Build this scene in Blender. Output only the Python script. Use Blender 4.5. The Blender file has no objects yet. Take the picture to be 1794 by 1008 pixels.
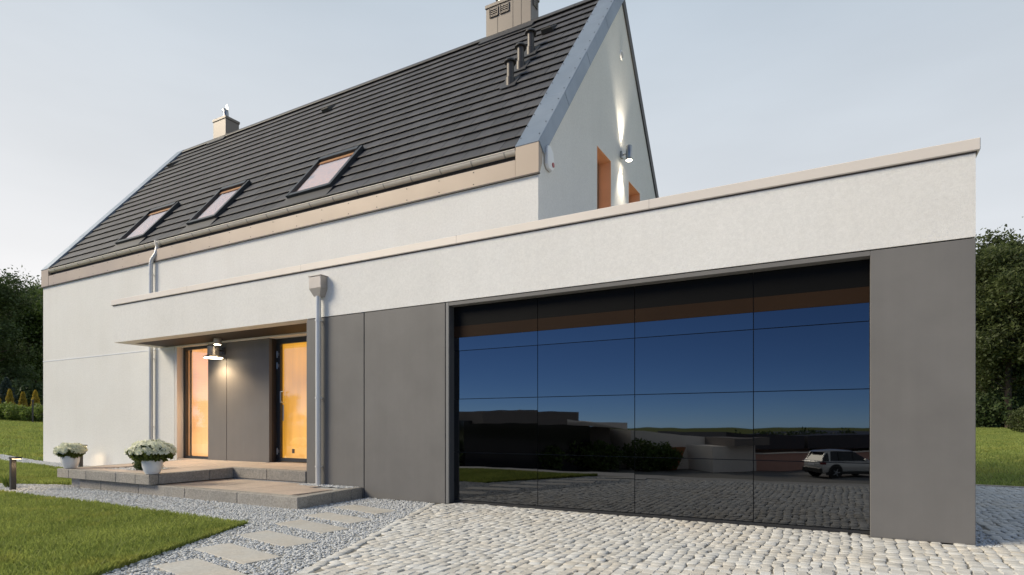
import bpy, bmesh, math, random
import numpy as np
from mathutils import Vector, Matrix, noise

random.seed(7)
RNG = np.random.default_rng(11)
R = math.radians
SC = bpy.context.scene
COL = SC.collection

# ------------------------------------------------------------------ camera
CAM_H = 1.05
cam_d = bpy.data.cameras.new('camera')
cam = bpy.data.objects.new('camera', cam_d)
COL.objects.link(cam)
cam.location = (0, 0, CAM_H)
cam.rotation_euler = (R(90), 0, math.atan2(579, 1037.5))
cam_d.sensor_width = 36.0
cam_d.lens = 1037.5 / 1794 * 36
cam_d.shift_y = (744 - 504) / 1794
cam_d.clip_start = 0.05
cam_d.clip_end = 3000
SC.camera = cam

# ------------------------------------------------------------------ sky, sun, exposure
SUN_EL = R(34.0)
SUN_AZ = Vector((-0.80, -0.60, 0)).normalized()     # soft light from the left, in front of the house
EXPOSURE = 1.3
world = bpy.data.worlds.new('World')
SC.world = world
world.use_nodes = True
wn = world.node_tree
wn.nodes.clear()
sky = wn.nodes.new('ShaderNodeTexSky')
sky.sky_type = 'NISHITA'
sky.sun_disc = False
sky.sun_elevation = SUN_EL
sky.sun_rotation = math.atan2(SUN_AZ.x, SUN_AZ.y)
sky.altitude = 2500
sky.air_density = 0.6
sky.dust_density = 0.0
sky.ozone_density = 8.0
bg = wn.nodes.new('ShaderNodeBackground')
bg.inputs['Strength'].default_value = 0.052
wn.links.new(sky.outputs[0], bg.inputs[0])
# thin evening cloud veil: covers the sky beyond the house, thins out to clear blue across the street
tc = wn.nodes.new('ShaderNodeTexCoord')
sx = wn.nodes.new('ShaderNodeSeparateXYZ')
wn.links.new(tc.outputs['Generated'], sx.inputs[0])


def wmath(op, a, b=0.0, c=None):
    n = wn.nodes.new('ShaderNodeMath')
    n.operation = op
    for i, x in enumerate((a, b, c)):
        if x is None:
            continue
        if isinstance(x, (int, float)):
            n.inputs[i].default_value = x
        else:
            wn.links.new(x, n.inputs[i])
    return n.outputs[0]


def wramp(v, a, b, c, d, smooth=True):
    n = wn.nodes.new('ShaderNodeMapRange')
    n.interpolation_type = 'SMOOTHSTEP' if smooth else 'LINEAR'
    for i, x in enumerate((a, b, c, d)):
        n.inputs[i + 1].default_value = x
    wn.links.new(v, n.inputs[0])
    return n.outputs[0]


cl = wn.nodes.new('ShaderNodeTexNoise')
cl.inputs['Scale'].default_value = 1.6
cl.inputs['Detail'].default_value = 5
cl.inputs['Roughness'].default_value = 0.5
mp = wn.nodes.new('ShaderNodeMapping')
mp.inputs['Scale'].default_value = (1.0, 1.0, 4.0)
wn.links.new(tc.outputs['Generated'], mp.inputs[0])
wn.links.new(mp.outputs[0], cl.inputs['Vector'])
wisp = wramp(cl.outputs['Fac'], 0.3, 0.7, -0.5, 0.5, False)
cover = wramp(wmath('MULTIPLY_ADD', wisp, 0.12, sx.outputs['Y']), -0.80, 0.05, 0.0, 0.94)
grad = wramp(sx.outputs['Z'], 0.0, 0.62, 0.0, 1.0, False)
vc = wn.nodes.new('ShaderNodeMix')
vc.data_type = 'RGBA'
wn.links.new(grad, vc.inputs[0])
vc.inputs[6].default_value = (0.445, 0.428, 0.412, 1)
vc.inputs[7].default_value = (0.215, 0.248, 0.283, 1)
bg2 = wn.nodes.new('ShaderNodeBackground')
side = wmath('ADD', wmath('MULTIPLY', sx.outputs['X'], SUN_AZ.x), wmath('MULTIPLY', sx.outputs['Y'], SUN_AZ.y))
wn.links.new(wmath('ADD', wmath('MULTIPLY_ADD', side, 0.10, 1.0), wmath('MULTIPLY', wisp, 0.13)), bg2.inputs['Strength'])
tint = wn.nodes.new('ShaderNodeMix')               # warmer towards the sunset, cooler away from it
tint.data_type = 'RGBA'
wn.links.new(wramp(side, -0.9, 0.7, 0.0, 1.0), tint.inputs[0])
tint.inputs[6].default_value = (0.97, 1.0, 1.025, 1)
tint.inputs[7].default_value = (1.01, 1.0, 0.985, 1)
tm = wn.nodes.new('ShaderNodeVectorMath')
tm.operation = 'MULTIPLY'
wn.links.new(vc.outputs[2], tm.inputs[0])
wn.links.new(tint.outputs[2], tm.inputs[1])
wn.links.new(tm.outputs[0], bg2.inputs[0])
wmix = wn.nodes.new('ShaderNodeMixShader')
wn.links.new(cover, wmix.inputs[0])
wn.links.new(bg.outputs[0], wmix.inputs[1])
wn.links.new(bg2.outputs[0], wmix.inputs[2])
wo = wn.nodes.new('ShaderNodeOutputWorld')
wn.links.new(wmix.outputs[0], wo.inputs[0])

sun_d = bpy.data.lights.new('sun', 'SUN')
sun = bpy.data.objects.new('sun', sun_d)
COL.objects.link(sun)
sun_d.energy = 1.65
sun_d.angle = R(25)
sun_d.color = (1.0, 0.88, 0.68)
sdir = Vector((SUN_AZ.x * math.cos(SUN_EL), SUN_AZ.y * math.cos(SUN_EL), math.sin(SUN_EL)))
sun.rotation_euler = sdir.to_track_quat('Z', 'Y').to_euler()
sun.location = sdir * 60

SC.view_settings.view_transform = 'Standard'
SC.view_settings.look = 'None'
SC.view_settings.gamma = 1.0
SC.view_settings.use_curve_mapping = False
SC.view_settings.exposure = EXPOSURE
SC.cycles.max_bounces = 8
SC.cycles.transparent_max_bounces = 12
SC.cycles.use_denoising = True

# ------------------------------------------------------------------ materials
def _nt(name):
    m = bpy.data.materials.new(name)
    m.use_nodes = True
    nt = m.node_tree
    nt.nodes.clear()
    out = nt.nodes.new('ShaderNodeOutputMaterial')
    return m, nt, out


def N(nt, kind, **kw):
    n = nt.nodes.new(kind)
    for k, v in kw.items():
        if hasattr(n, k) and k not in n.inputs:
            setattr(n, k, v)
        else:
            n.inputs[k].default_value = v
    return n


def rgb(c):
    return (c[0], c[1], c[2], 1.0)


def noise_n(nt, vec, scale, detail=4, rough=0.6, dim='3D'):
    n = nt.nodes.new('ShaderNodeTexNoise')
    n.inputs['Scale'].default_value = scale
    n.inputs['Detail'].default_value = detail
    n.inputs['Roughness'].default_value = rough
    nt.links.new(vec, n.inputs['Vector'])
    return n.outputs['Fac']


def mapr(nt, v, a, b, c, d):
    n = nt.nodes.new('ShaderNodeMapRange')
    for i, x in enumerate((a, b, c, d)):
        n.inputs[i + 1].default_value = x
    nt.links.new(v, n.inputs[0])
    return n.outputs[0]


def math_n(nt, op, a, b):
    n = nt.nodes.new('ShaderNodeMath')
    n.operation = op
    for i, x in enumerate((a, b)):
        if isinstance(x, (int, float)):
            n.inputs[i].default_value = x
        else:
            nt.links.new(x, n.inputs[i])
    return n.outputs[0]


def scale_col(nt, col, fac):
    n = nt.nodes.new('ShaderNodeVectorMath')
    n.operation = 'SCALE'
    if isinstance(col, tuple):
        n.inputs[0].default_value = col[:3]
    else:
        nt.links.new(col, n.inputs[0])
    nt.links.new(fac, n.inputs['Scale'])
    return n.outputs[0]


def mixc(nt, fac, a, b):
    n = nt.nodes.new('ShaderNodeMix')
    n.data_type = 'RGBA'
    if isinstance(fac, (int, float)):
        n.inputs[0].default_value = fac
    else:
        nt.links.new(fac, n.inputs[0])
    for i, x in ((6, a), (7, b)):
        if isinstance(x, tuple):
            n.inputs[i].default_value = rgb(x)
        else:
            nt.links.new(x, n.inputs[i])
    return n.outputs[2]


def piece_random(nt):
    g = nt.nodes.new('ShaderNodeNewGeometry')
    o = nt.nodes.new('ShaderNodeObjectInfo')
    s = math_n(nt, 'ADD', g.outputs['Random Per Island'], o.outputs['Random'])
    return math_n(nt, 'FRACT', s, 0.0)


def pos(nt):
    return nt.nodes.new('ShaderNodeNewGeometry').outputs['Position']


def pm(name, base, rough=0.6, metal=0.0, second=None, vscale=1.5, var=0.10, bump=0.0, bscale=60,
       fine=0.0, fscale=200, piece=0.0, spec=0.5, piece2=None, rvar=0.0, coat=0.0, coarse=0.0, cscale=40, streak=0.0):
    """base colour with large soft blotches, fine grain, per-piece shade and bump"""
    m, nt, out = _nt(name)
    b = nt.nodes.new('ShaderNodeBsdfPrincipled')
    P = pos(nt)
    col = base
    if second is not None:
        f = mapr(nt, noise_n(nt, P, vscale), 0.35, 0.65, 0, 1)
        col = mixc(nt, f, base, second)
    if piece2 is not None:
        pr = piece_random(nt)
        col = mixc(nt, mapr(nt, pr, 0.45, 1.0, 0, 1), col, piece2)
    f = mapr(nt, noise_n(nt, P, vscale * 2.3), 0.25, 0.75, 1 - var, 1 + var)
    if fine:
        f = math_n(nt, 'MULTIPLY', f, mapr(nt, noise_n(nt, P, fscale, 2), 0.2, 0.8, 1 - fine, 1 + fine))
    if coarse:
        f = math_n(nt, 'MULTIPLY', f, mapr(nt, noise_n(nt, P, cscale, 3, 0.8), 0.3, 0.7, 1 - coarse, 1 + coarse))
    if streak:
        mp_ = nt.nodes.new('ShaderNodeMapping')
        mp_.inputs['Scale'].default_value = (5.0, 5.0, 0.22)
        nt.links.new(P, mp_.inputs[0])
        f = math_n(nt, 'MULTIPLY', f, mapr(nt, noise_n(nt, mp_.outputs[0], 1.0, 5, 0.65), 0.3, 0.7, 1 - streak, 1 + streak))
    if piece:
        pr = piece_random(nt)
        f = math_n(nt, 'MULTIPLY', f, mapr(nt, pr, 0, 1, 1 - piece, 1 + piece))
    col = scale_col(nt, col, f)
    nt.links.new(col, b.inputs['Base Color'])
    b.inputs['Metallic'].default_value = metal
    b.inputs['Specular IOR Level'].default_value = spec
    b.inputs['Coat Weight'].default_value = coat
    if rvar:
        nt.links.new(mapr(nt, noise_n(nt, P, vscale * 1.7), 0.3, 0.7, rough - rvar, rough + rvar), b.inputs['Roughness'])
    else:
        b.inputs['Roughness'].default_value = rough
    if bump:
        bn = nt.nodes.new('ShaderNodeBump')
        bn.inputs['Strength'].default_value = 1.0
        bn.inputs['Distance'].default_value = bump
        nt.links.new(noise_n(nt, P, bscale, 5, 0.7), bn.inputs['Height'])
        nt.links.new(bn.outputs[0], b.inputs['Normal'])
    nt.links.new(b.outputs[0], out.inputs[0])
    return m


def emit(name, col, s=1.0, grad=None):
    m, nt, out = _nt(name)
    e = nt.nodes.new('ShaderNodeEmission')
    e.inputs[0].default_value = rgb(col)
    e.inputs[1].default_value = s
    nt.links.new(e.outputs[0], out.inputs[0])
    return m


def glow_cloth(name, col, s):
    """lit blind: diffuse cloth with the lamp behind it shining through"""
    m, nt, out = _nt(name)
    b = nt.nodes.new('ShaderNodeBsdfPrincipled')
    b.inputs['Base Color'].default_value = rgb((0.5, 0.35, 0.22))
    b.inputs['Roughness'].default_value = 0.8
    b.inputs['Emission Color'].default_value = rgb(col)
    P = pos(nt)
    mp_ = nt.nodes.new('ShaderNodeMapping')
    mp_.inputs['Scale'].default_value = (11.0, 11.0, 0.5)
    nt.links.new(P, mp_.inputs[0])
    fold_shade = mapr(nt, noise_n(nt, mp_.outputs[0], 1.0, 2), 0.3, 0.7, 0.86, 1.12)  # vertical streaks put the shading of curtain folds into the glow
    nt.links.new(math_n(nt, 'MULTIPLY', fold_shade, mapr(nt, noise_n(nt, P, 1.3, 2), 0.3, 0.7, s * 0.8, s * 1.15)), b.inputs['Emission Strength'])
    nt.links.new(b.outputs[0], out.inputs[0])
    return m


def pane_mat(name, refl=0.12, tint=(1, 1, 1), gloss=(1, 1, 1)):
    m, nt, out = _nt(name)
    t = nt.nodes.new('ShaderNodeBsdfTransparent')
    t.inputs[0].default_value = rgb(tint)
    g = nt.nodes.new('ShaderNodeBsdfGlossy')
    g.inputs['Color'].default_value = rgb(gloss)
    g.inputs['Roughness'].default_value = 0.01
    fr = nt.nodes.new('ShaderNodeLayerWeight')
    fr.inputs[0].default_value = 0.5
    f = math_n(nt, 'ADD', math_n(nt, 'POWER', fr.outputs['Facing'], 4.5), refl)
    mx = nt.nodes.new('ShaderNodeMixShader')
    nt.links.new(f, mx.inputs[0])
    nt.links.new(t.outputs[0], mx.inputs[1])
    nt.links.new(g.outputs[0], mx.inputs[2])
    nt.links.new(mx.outputs[0], out.inputs[0])
    return m


def mirror_mat(name, col, rough=0.012, wob=0.0):
    m, nt, out = _nt(name)
    b = nt.nodes.new('ShaderNodeBsdfPrincipled')
    b.inputs['Base Color'].default_value = rgb(col)
    b.inputs['Metallic'].default_value = 1.0
    b.inputs['Roughness'].default_value = rough
    if wob:
        bn = nt.nodes.new('ShaderNodeBump')
        bn.inputs['Strength'].default_value = 1.0
        bn.inputs['Distance'].default_value = wob
        nt.links.new(noise_n(nt, pos(nt), 1.1, 2), bn.inputs['Height'])
        nt.links.new(bn.outputs[0], b.inputs['Normal'])
    nt.links.new(b.outputs[0], out.inputs[0])
    return m


def leaf_mat(name, dark, light, trans=0.35, nsc=0.55, dry=None):
    m, nt, out = _nt(name)
    pr = piece_random(nt)
    P = pos(nt)
    f = math_n(nt, 'ADD', math_n(nt, 'MULTIPLY', pr, 0.58),
               mapr(nt, noise_n(nt, P, nsc, 3), 0.32, 0.68, 0, 0.42))
    col = mixc(nt, f, dark, light)
    if dry is not None:
        col = mixc(nt, mapr(nt, noise_n(nt, P, 0.9, 4, 0.7), 0.50, 0.72, 0, 0.7), col, dry)
    d = nt.nodes.new('ShaderNodeBsdfPrincipled')
    d.inputs['Roughness'].default_value = 0.55
    d.inputs['Specular IOR Level'].default_value = 0.35
    nt.links.new(col, d.inputs['Base Color'])
    t = nt.nodes.new('ShaderNodeBsdfTranslucent')
    nt.links.new(col, t.inputs[0])
    mx = nt.nodes.new('ShaderNodeMixShader')
    mx.inputs[0].default_value = trans
    nt.links.new(d.outputs[0], mx.inputs[1])
    nt.links.new(t.outputs[0], mx.inputs[2])
    nt.links.new(mx.outputs[0], out.inputs[0])
    return m


M = {}
M['stucco'] = pm('stucco', (0.77, 0.765, 0.74), 0.9, second=(0.74, 0.73, 0.70), vscale=0.7, var=0.02, bump=0.004, bscale=120, fine=0.05, fscale=160, coarse=0.06, cscale=30, streak=0.015)
M['stucco_line'] = pm('stucco_line', (0.78, 0.76, 0.72), 0.85, var=0.02)
M['panel'] = pm('panel', (0.152, 0.147, 0.140), 0.62, second=(0.170, 0.164, 0.156), vscale=0.9, var=0.07, fine=0.03, fscale=150, rvar=0.08, spec=0.35, streak=0.04)
M['panel_warm'] = pm('panel_warm', (0.150, 0.142, 0.137), 0.62, second=(0.165, 0.157, 0.150), vscale=0.8, var=0.06, fine=0.03, fscale=150, rvar=0.08, spec=0.35, streak=0.04)
M['jamb'] = pm('jamb', (0.060, 0.064, 0.070), 0.55, var=0.05)
M['trim'] = pm('trim', (0.19, 0.19, 0.185), 0.5, var=0.03)
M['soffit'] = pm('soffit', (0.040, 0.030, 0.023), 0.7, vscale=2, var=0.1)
M['fascia'] = pm('fascia', (0.39, 0.315, 0.25), 0.45, 0.10, second=(0.43, 0.35, 0.28), vscale=0.6, var=0.04, rvar=0.06)
M['cap'] = pm('cap', (0.74, 0.675, 0.60), 0.45, 0.05, second=(0.69, 0.63, 0.565), vscale=0.4, var=0.03, rvar=0.05)
M['zinc'] = pm('zinc', (0.22, 0.265, 0.325), 0.42, 0.55, second=(0.26, 0.305, 0.365), vscale=1.0, var=0.07, rvar=0.08)
M['tile'] = pm('tile', (0.052, 0.053, 0.060), 0.6, second=(0.066, 0.066, 0.071), vscale=0.8, var=0.10, piece=0.20, fine=0.06, fscale=120, bump=0.001, bscale=90, spec=0.4)
M['ridge'] = pm('ridge', (0.05, 0.05, 0.053), 0.55, var=0.08)
M['frame_dark'] = pm('frame_dark', (0.035, 0.040, 0.046), 0.4, 0.3, var=0.05)
M['frame_brown'] = pm('frame_brown', (0.06, 0.045, 0.036), 0.5, var=0.08)
M['wood'] = pm('wood', (0.42, 0.22, 0.10), 0.5, second=(0.36, 0.18, 0.08), vscale=6, var=0.08)
M['reveal'] = pm('reveal', (0.78, 0.43, 0.24), 0.6, var=0.05)  # orange lining, brightened to stand in for warm light from the room
M['gutter'] = pm('gutter', (0.68, 0.62, 0.54), 0.4, 0.05, vscale=3, var=0.04)
M['pipe'] = pm('pipe', (0.60, 0.60, 0.59), 0.35, 0.25, vscale=3, var=0.03)
M['hopper'] = pm('hopper', (0.40, 0.365, 0.33), 0.4, 0.4, vscale=3, var=0.04)
M['chimney'] = pm('chimney', (0.175, 0.152, 0.133), 0.42, 0.2, vscale=2, var=0.05)
M['dark_metal'] = pm('dark_metal', (0.045, 0.043, 0.042), 0.5, 0.3, var=0.06)
M['vent_metal'] = pm('vent_metal', (0.075, 0.068, 0.062), 0.45, 0.3, var=0.06)
M['shadowgap'] = pm('shadowgap', (0.02, 0.02, 0.02), 0.8, var=0.0)
M['steel'] = pm('steel', (0.36, 0.37, 0.38), 0.3, 0.9, var=0.03)
M['white_plastic'] = pm('white_plastic', (0.78, 0.79, 0.80), 0.35, var=0.02)
M['red_plastic'] = pm('red_plastic', (0.35, 0.03, 0.03), 0.3, var=0.02)
M['granite'] = pm('granite', (0.30, 0.28, 0.25), 0.8, second=(0.25, 0.24, 0.22), vscale=2.5, var=0.08, fine=0.42, fscale=150, piece=0.12, bump=0.0015, bscale=150, coarse=0.32, cscale=38)
M['paver'] = pm('paver', (0.48, 0.385, 0.315), 0.75, second=(0.44, 0.37, 0.31), vscale=2.0, var=0.08, fine=0.14, fscale=170, piece=0.09, bump=0.001, bscale=150, coarse=0.12, cscale=30)
M['slab'] = pm('slab', (0.46, 0.455, 0.43), 0.85, second=(0.46, 0.43, 0.38), vscale=2.2, var=0.07, fine=0.10, fscale=160, piece=0.08, bump=0.0015, bscale=90, coarse=0.12, cscale=25)
M['sett'] = pm('sett', (0.555, 0.555, 0.535), 0.85, second=(0.61, 0.57, 0.50), vscale=0.9, var=0.08, fine=0.16, fscale=110, piece=0.20, bump=0.003, bscale=90, piece2=(0.50, 0.50, 0.485))
M['joint'] = pm('joint', (0.19, 0.18, 0.16), 0.95, second=(0.30, 0.28, 0.24), vscale=3, var=0.15, fine=0.3, fscale=150, bump=0.003, bscale=150)
M['gravel'] = pm('gravel', (0.62, 0.63, 0.625), 0.85, piece=0.30, var=0.05, fine=0.1, fscale=150, piece2=(0.40, 0.415, 0.43))
M['gravel_bed'] = pm('gravel_bed', (0.42, 0.42, 0.405), 0.95, var=0.1, fine=0.55, fscale=110, bump=0.006, bscale=110)
M['paving'] = pm('paving', (0.42, 0.40, 0.37), 0.9, second=(0.36, 0.345, 0.32), vscale=0.5, var=0.1, fine=0.35, fscale=14)
M['road'] = pm('road', (0.20, 0.19, 0.175), 0.9, second=(0.24, 0.225, 0.205), vscale=0.3, var=0.1, fine=0.2, fscale=60)
M['lawn'] = pm('lawn', (0.100, 0.125, 0.026), 0.9, second=(0.145, 0.155, 0.036), vscale=0.35, var=0.16, fine=0.35, fscale=45, bump=0.02, bscale=40, spec=0.1)
M['grass'] = leaf_mat('grass', (0.155, 0.215, 0.045), (0.42, 0.48, 0.13), 0.5, 1.4, (0.40, 0.37, 0.085))
M['leaf_dark'] = leaf_mat('leaf_dark', (0.028, 0.048, 0.017), (0.105, 0.150, 0.050), 0.35)
M['leaf_mid'] = leaf_mat('leaf_mid', (0.048, 0.080, 0.018), (0.14, 0.21, 0.050), 0.42)
M['leaf_olive'] = leaf_mat('leaf_olive', (0.036, 0.050, 0.017), (0.13, 0.16, 0.052), 0.4)
M['leaf_yellow'] = leaf_mat('leaf_yellow', (0.24, 0.19, 0.03), (0.62, 0.47, 0.08), 0.4)
M['leaf_shrub'] = leaf_mat('leaf_shrub', (0.09, 0.14, 0.03), (0.26, 0.33, 0.07), 0.4)
M['leaf_blue'] = leaf_mat('leaf_blue', (0.030, 0.050, 0.040), (0.075, 0.11, 0.09), 0.15)
M['leaf_red'] = leaf_mat('leaf_red', (0.035, 0.018, 0.018), (0.09, 0.04, 0.035), 0.2)
M['leaf_pot'] = leaf_mat('leaf_pot', (0.05, 0.075, 0.012), (0.16, 0.20, 0.04), 0.35)
M['petal'] = leaf_mat('petal', (0.84, 0.85, 0.60), (0.90, 0.90, 0.76), 0.35)
M['bark'] = pm('bark', (0.07, 0.052, 0.038), 0.95, vscale=6, var=0.3, bump=0.02, bscale=12)
M['ceramic'] = pm('ceramic', (0.74, 0.76, 0.78), 0.25, var=0.02, spec=0.5)
M['soil'] = pm('soil', (0.03, 0.022, 0.016), 0.95, var=0.2, vscale=20)
M['glass_door'] = mirror_mat('glass_door', (0.125, 0.130, 0.140), 0.012, 0.0009)
M['dark_reflection'] = pm('dark_reflection', (0.0055, 0.0055, 0.0053), 0.5, var=0.0, spec=0.06)  # near black that paints an overhead reflection along the door top
M['brown_reflection'] = pm('brown_reflection', (0.024, 0.0135, 0.0075), 0.5, var=0.2, vscale=0.3, spec=0.06)  # brown that paints the lower band of the overhead reflection
M['pane'] = pane_mat('pane', 0.055)
M['pane_dark'] = mirror_mat('pane_dark', (0.25, 0.24, 0.23))
M['pane_sky'] = pane_mat('pane_sky', 0.42, gloss=(1.0, 0.90, 0.87))
M['lit_blind'] = glow_cloth('lit_blind', (1.0, 0.48, 0.17), 0.38)
M['lit_door'] = glow_cloth('lit_door', (1.0, 0.45, 0.028), 0.29)
M['lit_dim'] = glow_cloth('lit_dim', (1.0, 0.55, 0.28), 0.16)
M['lit_room'] = glow_cloth('lit_room', (1.0, 0.55, 0.33), 0.30)
M['lamp_warm'] = emit('lamp_warm', (1.0, 0.80, 0.52), 9.0)
M['lamp_soft'] = emit('lamp_soft', (1.0, 0.72, 0.42), 2.5)
M['lamp_white'] = emit('lamp_white', (1.0, 0.86, 0.66), 14.0)
M['car_paint'] = pm('car_paint', (0.62, 0.61, 0.58), 0.25, 0.2, var=0.01, coat=0.6)
M['car_black'] = pm('car_black', (0.02, 0.02, 0.02), 0.5, var=0.02)
M['car_glass'] = pm('car_glass', (0.012, 0.014, 0.018), 0.08, var=0.0)
M['tyre'] = pm('tyre', (0.018, 0.018, 0.018), 0.8, var=0.05)
M['tail'] = pm('tail', (0.14, 0.01, 0.01), 0.2, var=0.0)
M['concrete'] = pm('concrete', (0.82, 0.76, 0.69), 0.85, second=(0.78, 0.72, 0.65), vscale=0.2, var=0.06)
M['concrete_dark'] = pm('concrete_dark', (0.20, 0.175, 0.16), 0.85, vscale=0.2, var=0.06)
M['pink_wall'] = pm('pink_wall', (0.60, 0.34, 0.27), 0.85, vscale=0.3, var=0.08)
M['corten'] = pm('corten', (0.36, 0.14, 0.05), 0.8, vscale=0.5, var=0.2)
M['dark_roof'] = pm('dark_roof', (0.035, 0.038, 0.05), 0.6, vscale=0.2, var=0.08)
M['stain'] = pm('stain', (0.55, 0.40, 0.22), 0.9, var=0.2)

# ------------------------------------------------------------------ object helpers
WL = {}


def tag(o, label=None, cat=None, group=None, kind=None):
    if label:
        o['label'] = label
    if cat:
        o['category'] = cat
    if group:
        o['group'] = group
    if kind:
        o['kind'] = kind
    return o


def empty(name, loc=(0, 0, 0), rz=0.0, parent=None):
    o = bpy.data.objects.new(name, None)
    COL.objects.link(o)
    o.empty_display_size = 0.2
    w = Vector(loc)
    if parent is not None:
        o.parent = parent
        o.location = w - WL.get(parent.name, Vector())
    else:
        o.location = w
    o.rotation_euler = (0, 0, rz)
    WL[o.name] = w
    return o


def link_mesh(name, me, parent=None, loc=(0, 0, 0), rot=(0, 0, 0), scale=(1, 1, 1)):
    """loc in world coordinates; parents only ever carry a translation while parts are added"""
    o = bpy.data.objects.new(name, me)
    COL.objects.link(o)
    w = Vector(loc)
    if parent is not None:
        o.parent = parent
        o.location = w - WL.get(parent.name, Vector())
    else:
        o.location = w
    o.rotation_euler = rot
    o.scale = scale
    WL[o.name] = w
    return o


class MB:
    def __init__(s):
        s.v = []
        s.f = []

    def poly(s, pts, faces):
        b = len(s.v)
        s.v += [tuple(p) for p in pts]
        s.f += [tuple(b + i for i in f) for f in faces]
        return s

    def box(s, x0, x1, y0, y1, z0, z1):
        return s.poly([(x0, y0, z0), (x1, y0, z0), (x1, y1, z0), (x0, y1, z0), (x0, y0, z1), (x1, y0, z1), (x1, y1, z1), (x0, y1, z1)],
                      [(3, 2, 1, 0), (4, 5, 6, 7), (0, 1, 5, 4), (1, 2, 6, 5), (2, 3, 7, 6), (3, 0, 4, 7)])

    def hexa(s, p):
        """eight corners in box order"""
        return s.poly(p, [(3, 2, 1, 0), (4, 5, 6, 7), (0, 1, 5, 4), (1, 2, 6, 5), (2, 3, 7, 6), (3, 0, 4, 7)])

    def prism(s, pts, vec):
        """extrude a planar polygon along vec"""
        n = len(pts)
        a = [Vector(p) for p in pts]
        b = [p + Vector(vec) for p in a]
        fs = [tuple(range(n)), tuple(range(2 * n - 1, n - 1, -1))]
        fs += [((i + 1) % n, i, n + i, n + (i + 1) % n) for i in range(n)]
        return s.poly(a + b, fs)

    def tube(s, p0, p1, r0, r1=None, n=12, caps=True):
        r1 = r0 if r1 is None else r1
        p0, p1 = Vector(p0), Vector(p1)
        d = (p1 - p0).normalized()
        u = d.orthogonal().normalized()
        w = d.cross(u)
        pts = []
        for p, r in ((p0, r0), (p1, r1)):
            for i in range(n):
                a = 2 * math.pi * i / n
                pts.append(p + (u * math.cos(a) + w * math.sin(a)) * r)
        fs = [(i, (i + 1) % n, n + (i + 1) % n, n + i) for i in range(n)]
        if caps:
            fs += [tuple(range(n - 1, -1, -1)), tuple(range(n, 2 * n))]
        return s.poly(pts, fs)

    def path(s, pts, r, n=12):
        """round pipe along a polyline, mitred at the bends"""
        pts = [Vector(p) for p in pts]
        rings = []
        ref = None
        for i, p in enumerate(pts):
            d0 = (pts[i] - pts[i - 1]).normalized() if i else (pts[1] - pts[0]).normalized()
            d1 = (pts[i + 1] - pts[i]).normalized() if i < len(pts) - 1 else d0
            t = (d0 + d1).normalized()
            if ref is None:
                ref = t.orthogonal().normalized()
            ref = (ref - t * ref.dot(t)).normalized()
            w = t.cross(ref)
            k = 1.0 / max(0.5, t.dot(d0))
            rings.append([p + (ref * math.cos(2 * math.pi * j / n) + w * math.sin(2 * math.pi * j / n)) * r * k for j in range(n)])
        fs = []
        for i in range(len(rings) - 1):
            fs += [(i * n + j, i * n + (j + 1) % n, (i + 1) * n + (j + 1) % n, (i + 1) * n + j) for j in range(n)]
        fs += [tuple(range(n - 1, -1, -1)), tuple(range((len(rings) - 1) * n, len(rings) * n))]
        return s.poly([q for r_ in rings for q in r_], fs)

    def lathe(s, prof, c=(0, 0, 0), n=24):
        c = Vector(c)
        pts = [c + Vector((r * math.cos(2 * math.pi * j / n), r * math.sin(2 * math.pi * j / n), z)) for r, z in prof for j in range(n)]
        fs = []
        for i in range(len(prof) - 1):
            fs += [(i * n + j, i * n + (j + 1) % n, (i + 1) * n + (j + 1) % n, (i + 1) * n + j) for j in range(n)]
        if prof[0][0] > 1e-6:
            fs.append(tuple(range(n - 1, -1, -1)))
        if prof[-1][0] > 1e-6:
            fs.append(tuple(range((len(prof) - 1) * n, len(prof) * n)))
        return s.poly(pts, fs)

    def build(s, name, mat, parent=None, bevel=0.0, smooth=False, origin=None, seg=1):
        o0 = Vector(origin) if origin is not None else (WL.get(parent.name, Vector()) if parent is not None else Vector())
        me = bpy.data.meshes.new(name)
        me.from_pydata([(p[0] - o0.x, p[1] - o0.y, p[2] - o0.z) for p in s.v], [], s.f)
        if bevel or True:
            bm = bmesh.new()
            bm.from_mesh(me)
            bmesh.ops.recalc_face_normals(bm, faces=bm.faces)
            if bevel:
                es = [e for e in bm.edges if len(e.link_faces) == 2 and e.calc_face_angle(0) > 0.5]
                bmesh.ops.bevel(bm, geom=es, offset=bevel, segments=seg, affect='EDGES', profile=0.6)
            bm.to_mesh(me)
            bm.free()
        me.materials.append(M[mat])
        if smooth:
            for p in me.polygons:
                p.use_smooth = True
            me.set_sharp_from_angle(angle=R(40))
        return link_mesh(name, me, parent, o0)


def holed_plate(name, outer, holes, to3d, vec, mat, parent):
    """flat plate with openings: 2D loops -> triangulated -> extruded along vec"""
    bm = bmesh.new()
    es = []
    for loop in [outer] + holes:
        vs = [bm.verts.new(to3d(*p)) for p in loop]
        es += [bm.edges.new((vs[i], vs[(i + 1) % len(vs)])) for i in range(len(vs))]
    bmesh.ops.triangle_fill(bm, use_beauty=True, use_dissolve=False, edges=es)
    r = bmesh.ops.extrude_face_region(bm, geom=bm.faces[:])
    bmesh.ops.translate(bm, vec=Vector(vec), verts=[g for g in r['geom'] if isinstance(g, bmesh.types.BMVert)])
    bmesh.ops.recalc_face_normals(bm, faces=bm.faces)
    o0 = WL.get(parent.name, Vector())
    bmesh.ops.translate(bm, vec=-o0, verts=bm.verts[:])
    me = bpy.data.meshes.new(name)
    bm.to_mesh(me)
    bm.free()
    me.materials.append(M[mat])
    return link_mesh(name, me, parent, o0)


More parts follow.
